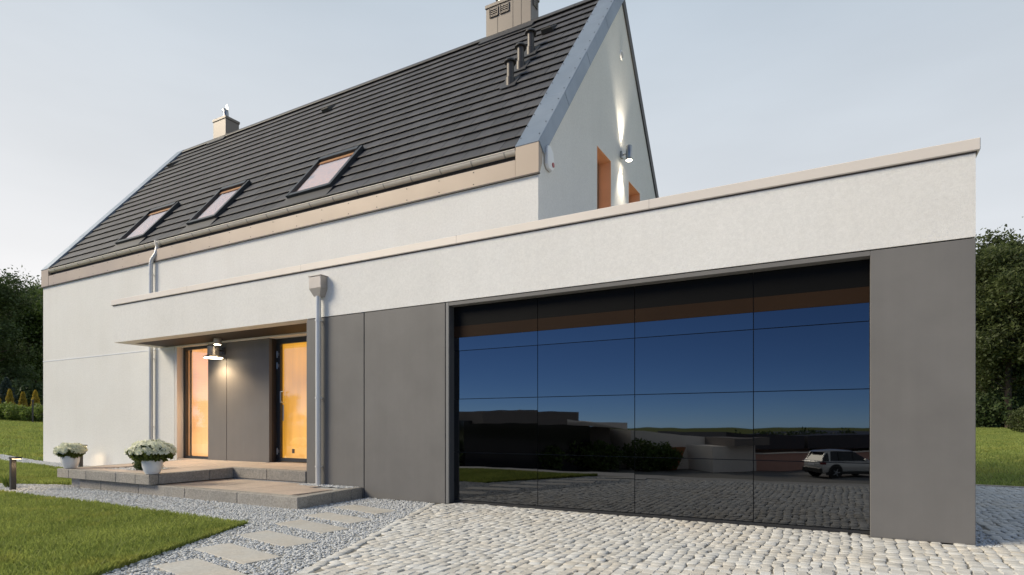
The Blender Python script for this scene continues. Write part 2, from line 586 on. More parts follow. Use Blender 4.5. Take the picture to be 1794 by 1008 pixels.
def big_mesh(name, V, Q, mat, parent=None, smooth=False, origin=(0, 0, 0)):
    """fast mesh from numpy arrays: V (n,3), Q (m,k) faces with k corners"""
    me = bpy.data.meshes.new(name)
    V = np.asarray(V, dtype=np.float32) - np.asarray(origin, dtype=np.float32)
    Q = np.asarray(Q, dtype=np.int32)
    k = Q.shape[1]
    me.vertices.add(len(V))
    me.vertices.foreach_set('co', V.ravel())
    me.loops.add(Q.size)
    me.loops.foreach_set('vertex_index', Q.ravel())
    me.polygons.add(len(Q))
    me.polygons.foreach_set('loop_start', np.arange(0, Q.size, k, dtype=np.int32))
    try:
        me.polygons.foreach_set('loop_total', np.full(len(Q), k, dtype=np.int32))
    except Exception:
        pass
    me.update(calc_edges=True)
    me.validate()
    me.materials.append(M[mat])
    if smooth:
        me.polygons.foreach_set('use_smooth', np.ones(len(Q), dtype=bool))
    return link_mesh(name, me, parent, origin)


def copy_tree(o, parent=None):
    c = o.copy()
    COL.objects.link(c)
    c.parent = parent
    for ch in [x for x in bpy.data.objects if x.parent == o]:
        copy_tree(ch, c)
    return c


def in_poly(x, y, poly):
    x = np.asarray(x)
    y = np.asarray(y)
    ins = np.zeros(x.shape, bool)
    n = len(poly)
    j = n - 1
    for i in range(n):
        xi, yi = poly[i]
        xj, yj = poly[j]
        c = ((yi > y) != (yj > y)) & (x < (xj - xi) * (y - yi) / (yj - yi + 1e-12) + xi)
        ins ^= c
        j = i
    return ins


# ------------------------------------------------------------------ terrain
CREST, GRADE = 1.8, 0.085       # the drive starts to fall just in front of the camera's view


def gz(x, y):
    """ground height: level apron, gently rising lawns left and behind, drive falling to the street"""
    x = np.asarray(x, float)
    y = np.asarray(y, float)
    l1 = np.clip(-12 - x, 0, 6) * 0.02
    l2 = np.clip(-18 - x, 0, 26) * 0.056
    bk = np.clip(y - 13, 0, 45) * 0.0205 * np.clip((x + 12) / 8, 0, 1)
    fr = np.clip(CREST - y, 0, 24) * -GRADE
    fade = np.clip((y - 1) / 4, 0, 1)
    return (l1 + l2) * fade + bk + fr


def graded(lo, hi, fine_lo, fine_hi, step, grow=1.35):
    xs = list(np.arange(fine_lo, fine_hi + 1e-6, step))
    d = step
    while xs[-1] < hi:
        d *= grow
        xs.append(xs[-1] + d)
    d = step
    while xs[0] > lo:
        d *= grow
        xs.insert(0, xs[0] - d)
    return np.array(xs)


gx = graded(-600, 600, -46, 14, 1.0)
gy = graded(-600, 600, -30, 62, 1.0)
GX, GY = np.meshgrid(gx, gy)
GZ = gz(GX, GY) - 0.03
V = np.stack([GX.ravel(), GY.ravel(), GZ.ravel()], 1)
nx = len(gx)
idx = np.arange((len(gy) - 1) * nx).reshape(len(gy) - 1, nx)[:, :-1].ravel()
Q = np.stack([idx, idx + 1, idx + nx + 1, idx + nx], 1)
tag(big_mesh('ground', V, Q, 'lawn', smooth=True), kind='structure')

# lawns and beds as sheets on the level apron -----------------------------------------------
EDGE = lambda y: -4.53 + (5.73 - y) * 0.416          # edge between path gravel and driveway setts
LAWN_R = lambda y: -5.54 + (4.12 - y) * 0.518        # right edge of the front lawn


def sheet(name, poly, z, mat, kind='structure', step=None, thick=0.0):
    b = MB()
    if thick:
        b.prism([(x, y, z - thick) for x, y in poly], (0, 0, thick))
    else:
        b.poly([(x, y, z) for x, y in poly], [tuple(range(len(poly)))])
    return tag(b.build(name, mat), kind=kind)


front_lawn = [(-30, 4.28), (-12.0, 4.20), (-5.62, 4.10), (LAWN_R(3.9), 3.9), (LAWN_R(2.2), 2.2), (LAWN_R(CREST), CREST), (-30, CREST)]
gravel_poly = [(-17, 4.1), (-12.0, 4.12), (-5.3, 4.02), (LAWN_R(3.9) - .1, 3.9), (LAWN_R(2.2) - .1, 2.2), (LAWN_R(CREST) - .1, CREST), (EDGE(CREST), CREST), (EDGE(6.45), 6.45),
               (-7.2, 6.45), (-7.2, 5.3), (-11.4, 5.3), (-11.9, 5.22), (-13.0, 4.78), (-17, 4.75)]
drive_poly = [(EDGE(6.5), 6.5), (-4.5, 6.75), (0.3, 6.75), (0.3, 6.5), (1.10, 6.5), (1.10, 12.9), (5.5, 12.2), (6.5, CREST), (EDGE(CREST), CREST)]
lawn_o = MB().prism([(x, y, -0.028) for x, y in front_lawn], (0, 0, 0.030)).build('lawn', 'lawn')
tag(lawn_o, kind='structure')
gravel_bed = sheet('gravel_bed', gravel_poly, -0.013, 'gravel_bed')
driveway = sheet('driveway', drive_poly, -0.007, 'joint')
# gravel strip along the left house wall, following the rising ground
xs = np.arange(-20.5, -11.5, 0.5)
sv = []
for x in xs:
    for y in (6.72, 7.36):
        sv.append((x, y, float(gz(x, y)) - 0.008))
n2 = len(xs)
sq = [(2 * i, 2 * i + 2, 2 * i + 3, 2 * i + 1) for i in range(n2 - 1)]
tag(big_mesh('gravel_strip', np.array(sv), np.array(sq), 'gravel_bed'), kind='structure')
# street below the drive, seen in the door's reflection
rv = [(-90, -22.15), (60, -22.15), (60, -44), (-90, -44)]
sheet('road', rv, float(gz(0, -30)) - 0.02, 'road')
dl, dq = [], []
yy = [CREST, 1.0] + [1.0 - 23.2 * k / 8 for k in range(1, 9)]
for k, y in enumerate(yy):
    for x in (EDGE(y) if k < 2 else -30.0, 6.5 + 1.6 * k):
        dl.append((x, y, float(gz(0, y)) - 0.010))
for k in range(len(yy) - 1):
    if k == 1:
        continue
    dq.append((2 * k, 2 * k + 1, 2 * k + 3, 2 * k + 2))
dl += [(-30.0, 1.0, float(gz(0, 1.0)) - 0.010), (6.5 + 1.6, 1.0, float(gz(0, 1.0)) - 0.010)]
dq.append((len(dl) - 2, len(dl) - 1, 5, 4))
tag(MB().poly(dl, dq).build('sloping_drive', 'paving'), kind='structure')

# ------------------------------------------------------------------ driveway setts
def sett_variant():
    j = lambda a: random.uniform(-a, a)
    base = [(-.5, -.5), (.5, -.5), (.5, .5), (-.5, .5)]
    c = [(x + j(.07), y + j(.07)) for x, y in base]
    i1 = [(x * .97 + j(.015), y * .97 + j(.015)) for x, y in c]
    i2 = [(x * .80 + j(.04), y * .80 + j(.04)) for x, y in c]
    V = [(x, y, 0.0) for x, y in c] + [(x, y, .90 + j(.03)) for x, y in i1] + [(x, y, 1 + j(.03)) for x, y in i2]
    F = []
    for k in range(2):
        F += [(k * 4 + i, k * 4 + (i + 1) % 4, k * 4 + 4 + (i + 1) % 4, k * 4 + 4 + i) for i in range(4)]
    F.append((8, 9, 10, 11))
    return np.array(V), np.array(F)


SV = [sett_variant() for _ in range(14)]
SVM = []
for k, (v_, f_) in enumerate(SV):
    me = bpy.data.meshes.new('cobblestone')
    me.from_pydata(v_.tolist(), [], f_.tolist())
    me.materials.append(M['sett'])
    SVM.append(me)

setts = []                                     # x, y, w, l, h, rot, variant
xc = -4.95
ci = 0
while xc < 6.2:
    dx = random.uniform(0.072, 0.096)
    xc += dx / 2
    ci += 1
    y = -0.85 + random.random() * 0.1
    drift = random.uniform(0, 6.28)
    while y < 12.8:
        l = random.uniform(0.062, 0.108)
        yc = y + l / 2
        y += l
        xx = xc + 0.035 * noise.noise(Vector((xc * .5, yc * .7, 3.1))) * 2 + random.uniform(-.016, .016)
        if xx < EDGE(yc) + 0.125:
            continue
        if yc > 6.40 and xx < 1.22 and not (-4.48 < xx < 0.2 and yc < 6.68):
            continue
        if yc > 6.4 and xx > 3.6:
            continue
        if yc < 6.4 and xx > 3.4 and yc > 1.5:
            continue
        setts.append((xx, yc, dx - random.uniform(-.002, .008), l - random.uniform(-.001, .008), random.uniform(.047, .053), random.uniform(-.20, .20), random.randrange(14)))
    xc += dx / 2
ang = math.atan(0.416)
for row in range(1):                           # edging course along the path
    t = 0.0
    while t < 7.9:
        l = random.uniform(0.09, 0.14)
        yc = 6.36 - (t + l / 2) * math.cos(ang)
        xx = EDGE(yc) + 0.05 + random.uniform(-.012, .012)
        t += l
        setts.append((xx + random.uniform(-.006, .006), yc, .088, l - random.uniform(.010, .022), random.uniform(.044, .053), ang + random.uniform(-.15, .15), random.randrange(14)))


def cam_depth(x, y):
    a = math.atan2(579, 1037.5)
    return -math.sin(a) * x + math.cos(a) * y, math.cos(a) * x + math.sin(a) * y


def shows(x, y, z=0.0, m=15):
    d, r = cam_depth(x, y)
    if d < 0.5:
        return None
    px = 897 + 1037.5 * r / d
    py = 744 - 1037.5 * (z - CAM_H) / d
    if -m < px < 1794 + m and py < 1008 + m:
        return d
    return None


near = sorted(((shows(s[0], s[1]), i) for i, s in enumerate(setts) if shows(s[0], s[1]) is not None))
near_ids = {i for d, i in near[:300]}
Vs, Fs, off = [], [], 0
for i, (x, y, w, l, h, r, k) in enumerate(setts):
    tz = random.uniform(-.018, .018)
    if i in near_ids:
        link_mesh('cobblestone', SVM[k], driveway, (x, y, -0.042 + float(gz(0, y))), (tz + (math.atan(GRADE) if y < CREST else 0.0), random.uniform(-.018, .018), r), (w, l, h))
    else:
        v_, f_ = SV[k]
        c, s_ = math.cos(r), math.sin(r)
        P = v_ * np.array([w, l, h])
        P[:, 2] += P[:, 0] * tz
        Vs.append(np.stack([P[:, 0] * c - P[:, 1] * s_ + x, P[:, 0] * s_ + P[:, 1] * c + y, P[:, 2] - 0.042 + float(gz(0, y)) + (P[:, 1] * GRADE if y < CREST else 0.0)], 1))
        Fs.append(f_ + off)
        off += len(v_)
o = big_mesh('cobblestones', np.concatenate(Vs), np.concatenate(Fs), 'sett', driveway)
tag(o, kind='stuff')

# ------------------------------------------------------------------ stepping stones and gravel
stone_spots = [(-3.72, 2.02), (-4.02, 2.62), (-4.33, 3.13), (-4.56, 3.71), (-4.79, 4.33), (-4.96, 4.87), (-5.17, 5.52)]
rz = R(-10)
for (x, y) in stone_spots:
    w, l = 0.88 + random.uniform(-.02, .02), 0.31 + random.uniform(-.01, .01)
    b = MB()
    c, s_ = math.cos(rz + random.uniform(-.02, .02)), math.sin(rz)
    f = lambda a, d: (x + a * c - d * s_, y + a * s_ + d * c)
    pts = [f(-w / 2, -l / 2), f(w / 2, -l / 2), f(w / 2, l / 2), f(-w / 2, l / 2)]
    b.prism([(px, py, -0.05) for px, py in pts], (0, 0, 0.054))
    b.build('stepping_stone', 'slab', gravel_bed, bevel=0.004)


def pebble_variants(n=8):
    out = []
    for _ in range(n):
        bm = bmesh.new()
        bmesh.ops.create_icosphere(bm, subdivisions=1, radius=1.0)
        for v in bm.verts:
            v.co *= random.uniform(0.72, 1.15)
        V = np.array([v.co[:] for v in bm.verts])
        F = np.array([[v.index for v in f.verts] for f in bm.faces])
        bm.free()
        out.append((V, F))
    return out


PV = pebble_variants()


def scatter_pebbles(pts, zs, smin, smax):
    Vs, Fs, off = [], [], 0
    for (x, y), z in zip(pts, zs):
        v_, f_ = PV[random.randrange(len(PV))]
        s0 = random.uniform(smin, smax)
        a = random.uniform(0, 6.28)
        c, s_ = math.cos(a), math.sin(a)
        P = v_ * np.array([s0 * random.uniform(.9, 1.5), s0, s0 * random.uniform(.5, .75)])
        Vs.append(np.stack([P[:, 0] * c - P[:, 1] * s_ + x, P[:, 0] * s_ + P[:, 1] * c + y, P[:, 2] + z], 1))
        Fs.append(f_ + off)
        off += len(v_)
    return np.concatenate(Vs), np.concatenate(Fs)


def blocked(x, y):
    for (sx, sy) in stone_spots:
        c, s_ = math.cos(-rz), math.sin(-rz)
        u, v = (x - sx) * c - (y - sy) * s_, (x - sx) * s_ + (y - sy) * c
        if abs(u) < 0.44 and abs(v) < 0.155:
            return True
    return -11.15 < x < -5.93 and y > 5.12


pts = []
tries = RNG.uniform((-16.5, 0.6), (-2.0, 6.45), (170000, 2))
ok = in_poly(tries[:, 0], tries[:, 1], gravel_poly)
for (x, y) in tries[ok]:
    d = shows(x, y)
    if d is None or blocked(x, y):
        continue
    if random.random() < min(1.0, 6.5 / d):
        pts.append((x, y))
pv, pf = scatter_pebbles(pts, [-0.008 + random.uniform(0, .008) for _ in pts], .0075, .0155)
tag(big_mesh('gravel', pv, pf, 'gravel'), 'pale grey crushed stone gravel around the steps and stepping stones', 'gravel', kind='stuff')
pts = [(random.uniform(1.0, 1.24), random.uniform(6.44, 12.7)) for _ in range(2600)]
pv, pf = scatter_pebbles(pts, [-.006 for _ in pts], .010, .018)
tag(big_mesh('corner_gravel', pv, pf, 'gravel'), 'narrow band of grey gravel beside the garage corner', 'gravel', kind='stuff')
# strip by the wall
pts = [(random.uniform(-20, -11.7), random.uniform(6.75, 7.32)) for _ in range(3500)]
pv, pf = scatter_pebbles(pts, [float(gz(x, y)) + .002 for x, y in pts], .014, .024)
tag(big_mesh('wall_gravel', pv, pf, 'gravel'), 'thin band of grey gravel along the foot of the white wall', 'gravel', kind='stuff')

# ------------------------------------------------------------------ grass
def blades(name, pts, zs, hmin, hmax, wid, label):
    pts = np.asarray(pts)
    n = len(pts)
    a = RNG.uniform(0, 2 * np.pi, n)
    h = RNG.uniform(hmin, hmax, n)
    # patchy growth
    ph = 0.5 + 0.5 * np.sin(pts[:, 0] * 2.1 + 1.3 * np.sin(pts[:, 1] * 1.7)) * np.sin(pts[:, 1] * 2.6 + pts[:, 0])
    h *= 0.8 + 0.35 * ph
    lean = RNG.uniform(0.15, 0.75, n) * h
    la = RNG.uniform(0, 2 * np.pi, n)
    w = wid * RNG.uniform(.7, 1.3, n)
    dx, dy = np.cos(a) * w, np.sin(a) * w
    lx, ly = np.cos(la) * lean, np.sin(la) * lean
    x, y, z = pts[:, 0], pts[:, 1], np.asarray(zs)
    v0 = np.stack([x - dx, y - dy, z], 1)
    v1 = np.stack([x + dx, y + dy, z], 1)
    v2 = np.stack([x + dx * .7 + lx * .4, y + dy * .7 + ly * .4, z + h * .6], 1)
    v3 = np.stack([x - dx * .1 + lx, y - dy * .1 + ly, z + h], 1)
    V = np.stack([v0, v1, v2, v3], 1).reshape(-1, 3)
    Q = np.arange(4 * n).reshape(n, 4)
    return tag(big_mesh(name, V, Q, 'grass'), label, 'grass', kind='stuff')


tr = RNG.uniform((-15.0, CREST), (-3.8, 4.3), (170000, 2))
ok = in_poly(tr[:, 0], tr[:, 1], front_lawn)
edge_pts = [(LAWN_R(y) + random.uniform(-.05, .03), y) for y in RNG.uniform(CREST, 4.12, 5000)]
gp = [(x, y) for x, y in np.concatenate([tr[ok], np.array(edge_pts)]) if (shows(x, y, 0, 300) or 0) > 0 and random.random() < 6.0 / shows(x, y, 0, 300)]
blades('grass', gp, [0.0] * len(gp), 0.028, 0.058, 0.0042, 'short mown green grass of the front lawn beside the path')
strip = [(-24, 5.0), (-14.6, 4.85), (-12.7, 4.95), (-11.75, 5.35), (-11.75, 6.70), (-24, 6.70)]
tr = RNG.uniform((-24, 4.8), (-11.7, 6.8), (60000, 2))
gp = [(x, y) for x, y in tr[in_poly(tr[:, 0], tr[:, 1], strip)] if shows(x, y)]
blades('grass_strip', gp, gz([p[0] for p in gp], [p[1] for p in gp]) - .02, 0.05, 0.09, 0.006, 'green grass patch between the gravel path and the white house wall')
tr = RNG.uniform((-44, 2.0), (-18.2, 22.0), (190000, 2))
gp = [(x, y) for x, y in tr if shows(x, y, 0, 260) and (y > 7.5 or x < -20.0)]
blades('far_grass', gp, gz([p[0] for p in gp], [p[1] for p in gp]) - .03, 0.05, 0.10, 0.014, 'sunlit green lawn stretching away left of the house')
tr = RNG.uniform((1.2, 12.6), (24, 56), (260000, 2))
gp = [(x, y) for x, y in tr if shows(x, y, 0, 400) and y > 12.9 - (x - 1.2) * .12]
blades('back_grass', gp, gz([p[0] for p in gp], [p[1] for p in gp]) - .03, 0.04, 0.09, 0.014, 'green lawn behind the garage corner in front of the dark trees')
# pale kerb of the paved side strip
tag(MB().prism([(1.02, 12.80, -.03), (4.4, 12.40, -.03), (4.4, 12.52, -.03), (1.02, 12.92, -.03)], (0, 0, .05)).build('kerb', 'paver'), kind='structure')

# ================================================================== THE HOUSE
XL, XG = -17.72, -3.675          # left and right gable planes
YH, YB = 7.33, 14.35             # front and back walls
YR = 10.84                       # ridge
T = 1.25                         # roof slope
ROOF0 = 4.93
YF = 6.42                        # front of the flat roofed wing
XC, XE = -12.65, 1.005           # canopy end, garage corner
roofz = lambda y: ROOF0 + T * (y - YH)
house = empty('house', (-7.0, 9.0, 0))
tag(house, 'white rendered house with steep dark tiled roof and grey clad garage wing', 'house')

# walls -----------------------------------------------------------------------
MB().box(XL, -12.13, YH, YH + .34, 0.0, 2.635).build('wall', 'stucco', house)
MB().box(XL - .003, -12.131, YH - .006, YH + .34, 2.6355, 2.6545).build('wall_bead', 'white_plastic', house)
up = MB().box(XL, XG, YH, YH + .34, 2.655, 4.56).build('wall', 'stucco', house)
MB().box(XL, XG - .3, YB - .34, YB, 0.0, 4.56).build('wall', 'stucco', house)
# left gable (seen from elsewhere)
rk = lambda y: 4.93 + T * (min(y, 2 * YR - y) - YH)
holed_plate('gable_wall', [(YH + .01, 0.0), (YB - .01, 0.0), (YB - .01, rk(YB)), (YR, rk(YR)), (YH + .01, rk(YH))], [], lambda a, b: (XL + .002, a, b), (.3, 0, 0), 'stucco', house)
W1 = (9.57, 10.265, 3.45, 5.83)
W2 = (11.29, 12.025, 3.45, 5.842)
gable = holed_plate('gable_wall', [(YH + .002, 2.9), (YB, 2.9), (YB, rk(YB)), (YR, rk(YR)), (YH + .002, rk(YH))],
                    [[(w[0], w[2]), (w[1], w[2]), (w[1], w[3]), (w[0], w[3])] for w in (W1, W2)],
                    lambda a, b: (XG + .002, a, b), (-.34, 0, 0), 'stucco', house)
for (a, b, z0, z1) in (W1, W2):
    w = empty('window', (XG - .2, (a + b) / 2, z0), parent=house)
    t = .012
    lin = MB()
    lin.box(XG - .24, XG + .0045, a - .001, a + t, z0, z1)
    lin.box(XG - .24, XG + .0045, b - t, b + .001, z0, z1)
    lin.box(XG - .24, XG + .0045, a + t, b - t, z1 - t, z1 + .001)
    lin.build('lining', 'reveal', w)
    fr = MB()
    for (y0, y1, q0, q1) in ((a + t, a + t + .07, z0, z1 - t), (b - t - .07, b - t, z0, z1 - t), (a + t + .07, b - t - .07, z1 - t - .07, z1 - t), (a + t + .07, b - t - .07, z0, z0 + .07)):
        fr.box(XG - .30, XG - .235, y0, y1, q0, q1)
    fr.build('frame', 'frame_brown', w)
    MB().box(XG - .275, XG - .265, a + t + .07, b - t - .07, z0 + .07, z1 - t - .07).build('pane', 'lit_dim', w)
# round vent under the ridge
v = MB()
v.tube((XG + .002, YR, 8.07), (XG + .022, YR, 8.07), .085, n=20)
vo = v.build('wall_vent', 'white_plastic', house)
MB().tube((XG + .023, YR, 8.07), (XG + .026, YR, 8.07), .058, n=20).build('grille', 'hopper', vo)

# pitched roof ------------------------------------------------------------------
roof = empty('roof', (-10.7, YR, 9.3), parent=house)
nrm = Vector((0, -T, 1)).normalized()
slp = Vector((0, 1, T)).normalized()
XT0, XT1 = XL + .30, XG - .32                 # tiled width between the copings
deck = MB()
y0 = YH + .03
deck.hexa([(XL + .3, y0, roofz(y0) - .13), (XG - .34, y0, roofz(y0) - .13), (XG - .34, YR, roofz(YR) - .13), (XL + .3, YR, roofz(YR) - .13),
           (XL + .3, y0, roofz(y0) - .035), (XG - .34, y0, roofz(y0) - .035), (XG - .34, YR, roofz(YR) - .035), (XL + .3, YR, roofz(YR) - .035)])
deck.build('deck', 'shadowgap', roof)
b2 = MB()
b2.hexa([(XL + .3, YR, roofz(YR) - .13), (XG - .34, YR, roofz(YR) - .13), (XG - .34, YB, ROOF0 - .13), (XL + .3, YB, ROOF0 - .13),
         (XL + .3, YR, roofz(YR)), (XG - .34, YR, roofz(YR)), (XG - .34, YB, ROOF0), (XL + .3, YB, ROOF0)])
b2.build('rear_slope', 'tile', roof)

SKY = [(-14.70, -13.55), (-11.98, -11.03), (-8.95, -7.82)]
SK_Y = (7.545, 8.355)
gauge_y = 0.190
tw = (XT1 - XT0) / 41
def tile_mesh(wf=1.0):
    w, L, th = tw * wf / 2 - .004, 0.345, .030
    me = bpy.data.meshes.new('roof_tile')
    # local x across, y up the slope, z out of the roof; lower edge rounded
    V = [(-w, .034, -.010), (w, .034, -.010), (w, L, -.010), (-w, L, -.010),
         (-w, .000, th - .006), (w, .000, th - .006), (w, .008, th), (-w, .008, th), (w, L, th - .010), (-w, L, th - .010)]
    F = [(3, 2, 1, 0), (0, 1, 5, 4), (4, 5, 6, 7), (7, 6, 8, 9), (1, 2, 8, 6, 5), (3, 0, 4, 7, 9), (2, 3, 9, 8)]
    me.from_pydata(V, [], F)
    me.materials.append(M['tile'])
    return me
TM, TMH = tile_mesh(), tile_mesh(0.5)
pitch = math.atan(T)
tilt = math.atan2(.026, .304)
tiles = []
for r in range(19):
    yb = YH + .045 + r * gauge_y
    if yb > YR - .06:
        continue
    half = r % 2
    xs_ = [XT0 + tw * (i + .5) for i in range(41)] if not half else [XT0 + tw * (i + 1) for i in range(40)]
    L = [(x, TM) for x in xs_] + ([(XT0 + tw * .25, TMH), (XT1 - tw * .25, TMH)] if half else [])
    for x, me in L:
        ym = yb + .09
        if any(a + tw * .35 < x < b - tw * .35 for a, b in SKY) and SK_Y[0] - .02 < ym < SK_Y[1] - .02:
            continue
        tiles.append((x, yb, roofz(yb) - .004, me))
tiles.sort(key=lambda t: (t[0]) ** 2 + t[1] ** 2 + t[2] ** 2)
Vs, Fs, off = [], [], 0
rotm = Matrix.Rotation(pitch - tilt, 3, 'X')
for i, (x, y, z, me) in enumerate(tiles):
    dz = random.uniform(-.0015, .0015)
    if i < 300:
        link_mesh('roof_tile', me, roof, (x, y, z + dz), (pitch - tilt + random.uniform(-.004, .004), random.uniform(-.003, .003), random.uniform(-.004, .004)))
    else:
        base = len(Vs)
        for vv in me.vertices:
            p = rotm @ vv.co
            Vs.append((p.x + x, p.y + y, p.z + z + dz))
        for f in me.polygons:
            Fs.append(tuple(base + k for k in f.vertices))
b = MB()
b.v, b.f = Vs, Fs
tag(b.build('roof_tiles', 'tile', roof), kind='stuff')
# ridge tiles
x = XL + .33
while x < XG - .4:
    rt = MB()
    w = min(.40, XG - .34 - x)
    zr = roofz(YR) + .012
    rt.prism([(x, YR - .11, zr - .085), (x, YR - .10, zr - .055), (x, YR - .03, zr + .030), (x, YR + .03, zr + .030), (x, YR + .10, zr - .055), (x, YR + .11, zr - .085), (x, YR, zr + .0)], (w - .006, 0, 0))
    rt.build('ridge_tile', 'ridge', roof)
    x += .40


def slope_box(b, x0, x1, y0, y1, h0, h1):
    """box lying on the front roof slope between h0 and h1 above the tiles (measured square to it)"""
    p = []
    for h in (h0, h1):
        for (x, y) in ((x0, y0), (x1, y0), (x1, y1), (x0, y1)):
            q = Vector((x, y, roofz(y))) + nrm * h
            p.append(q)
    return b.hexa(p)


# gable copings (zinc), in lapped lengths
for side in (0, 1):
    x0, x1 = ((XL - .03, XL + .31) if side == 0 else (XG - .335, XG + .03))
    if side == 1:
        x0 = XG - .345
    cuts = [YH - .005, 8.19, 9.06, 9.94, YR + .02]
    for k in range(4):
        b = MB()
        slope_box(b, x0, x1, cuts[k] + (.002 if k else 0), cuts[k + 1], -.12, .052 + .002 * (k % 2))
        c = b.build('coping', 'zinc', roof, bevel=.004)
        e = MB()
        slope_box(e, (x1 - .002 if side else x0 - .006), (x1 + .006 if side else x0 + .002), cuts[k] + .004, cuts[k + 1] - .004, -.16, .046)
        e.build('drip_edge', 'zinc', c)
    # rear half
    b = MB()
    pr = []
    for h in (-.12, .052):
        for (xx, yy) in ((x0, YR + .021), (x1, YR + .021), (x1, YB + .02), (x0, YB + .02)):
            pr.append((xx, yy, roofz(2 * YR - yy) + h * 1.6))
    b.hexa(pr)
    b.build('coping', 'dark_metal', roof)
scr = MB()
for k in range(17):
    y = YH + .12 + k * .21
    for xx in (XG - .315, XG - .02):
        q = Vector((xx, y, roofz(y))) + nrm * .056
        scr.tube(q, q + nrm * .006, .008, n=6)
scr_o = scr.build('screws', 'dark_metal', roof)
tag(scr_o, kind='stuff')

# eaves: fascia, end caps, gutter -----------------------------------------------
fas = MB().box(XL + .34, XG - .345, YH - .030, YH + .004, 4.530, 4.775).build('fascia', 'fascia', house, bevel=.003)
MB().box(XL - .028, XG + .028, YH - .040, YH + .002, 4.512, 4.530).build('drip_edge', 'frame_brown', fas)
fs = MB()
for k in range(22):
    xx = XL + .6 + k * .62
    for zz in (4.565, 4.74):
        if xx < XG - .5:
            fs.tube((xx, YH - .030, zz), (xx, YH - .035, zz), .008, n=6)
tag(fs.build('screws', 'dark_metal', fas), kind='stuff')
for (a, b) in ((XL - .025, XL + .338), (XG - .343, XG + .025)):
    MB().prism([(a, YH - .034, 4.531), (a, YH - .034, 4.965), (a, YH + .0, 5.0), (a, YH + .08, 5.04), (a, YH + .08, 4.7), (a, YH + .001, 4.53)], (b - a, 0, 0)).build('end_cap', 'fascia', house, bevel=.003)
MB().box(XL + .34, XG - .345, YH + .05, YH + .09, 4.60, 4.90).build('shadow_board', 'frame_brown', house)
gut = MB()
ng = 10
gx0, gx1 = XL + .345, XG - .35
gc = (YH + .030, 4.925)
prof = []
for i in range(ng + 1):
    a = math.pi + math.pi * i / ng
    prof.append((gc[0] + .066 * math.cos(a), gc[1] + .066 * math.sin(a)))
inn = [(gc[0] + .058 * math.cos(math.pi + math.pi * i / ng), gc[1] + .058 * math.sin(math.pi + math.pi * i / ng)) for i in range(ng, -1, -1)]
loop = prof + inn
gut.prism([(gx0, y, z) for y, z in loop], (gx1 - gx0, 0, 0))
gutter = gut.build('gutter', 'gutter', house, smooth=True)
MB().tube((gx0, gc[0] - .066, gc[1]), (gx1, gc[0] - .066, gc[1]), .009, n=8).build('rolled_edge', 'gutter', gutter)
br = None
for k in range(24):
    xx = gx0 + .28 + k * .56
    if br is None:
        b = MB()
        pp = [(xx, gc[0] + .070 * math.cos(math.pi + math.pi * i / 8), gc[1] + .070 * math.sin(math.pi + math.pi * i / 8)) for i in range(9)]
        pq = [(xx, gc[0] + .067 * math.cos(math.pi + math.pi * i / 8), gc[1] + .067 * math.sin(math.pi + math.pi * i / 8)) for i in range(8, -1, -1)]
        b.prism(pp + pq, (.022, 0, 0))
        br = b.build('gutter_bracket', 'hopper', gutter)
        bx0 = xx
    else:
        c = br.copy()
        COL.objects.link(c)
        c.location.x += xx - bx0

# skylights ------------------------------------------------------------------------
for i, (a, b) in enumerate(SKY):
    s0, s1 = SK_Y
    sk = empty('skylight', ((a + b) / 2, s0, roofz(s0)), parent=house)
    f = .055
    fd = .075 / 1.6
    fr = MB()
    slope_box(fr, a, a + f, s0, s1, -.05, .085)
    slope_box(fr, b - f - .02, b, s0, s1, -.05, .085)
    slope_box(fr, a + f, b - f - .02, s1 - fd - .02, s1, -.05, .100)
    slope_box(fr, a + f, b - f - .02, s0, s0 + fd, -.05, .080)
    fo = fr.build('frame', 'frame_dark', sk)
    ap = MB()
    slope_box(ap, a - .03, b + .03, YH + .050, s0 + .01, .012, .030)
    ap.build('apron_flashing', 'ridge', sk)
    li = MB()
    slope_box(li, a + f, b - f - .02, s1 - fd - .075, s1 - fd - .021, .02, .048)
    li.build('lining', 'wood', sk)
    gl = MB()
    slope_box(gl, a + f, b - f - .02, s0 + fd, s1 - fd - .076, .040, .046)
    gl.build('pane', 'pane_sky', sk)
    rm = MB()
    slope_box(rm, a + f, b - f - .02, s0 + fd, s1 - fd - .076, .010, .015)
    rm.build('lit_shade', 'lit_room', sk)

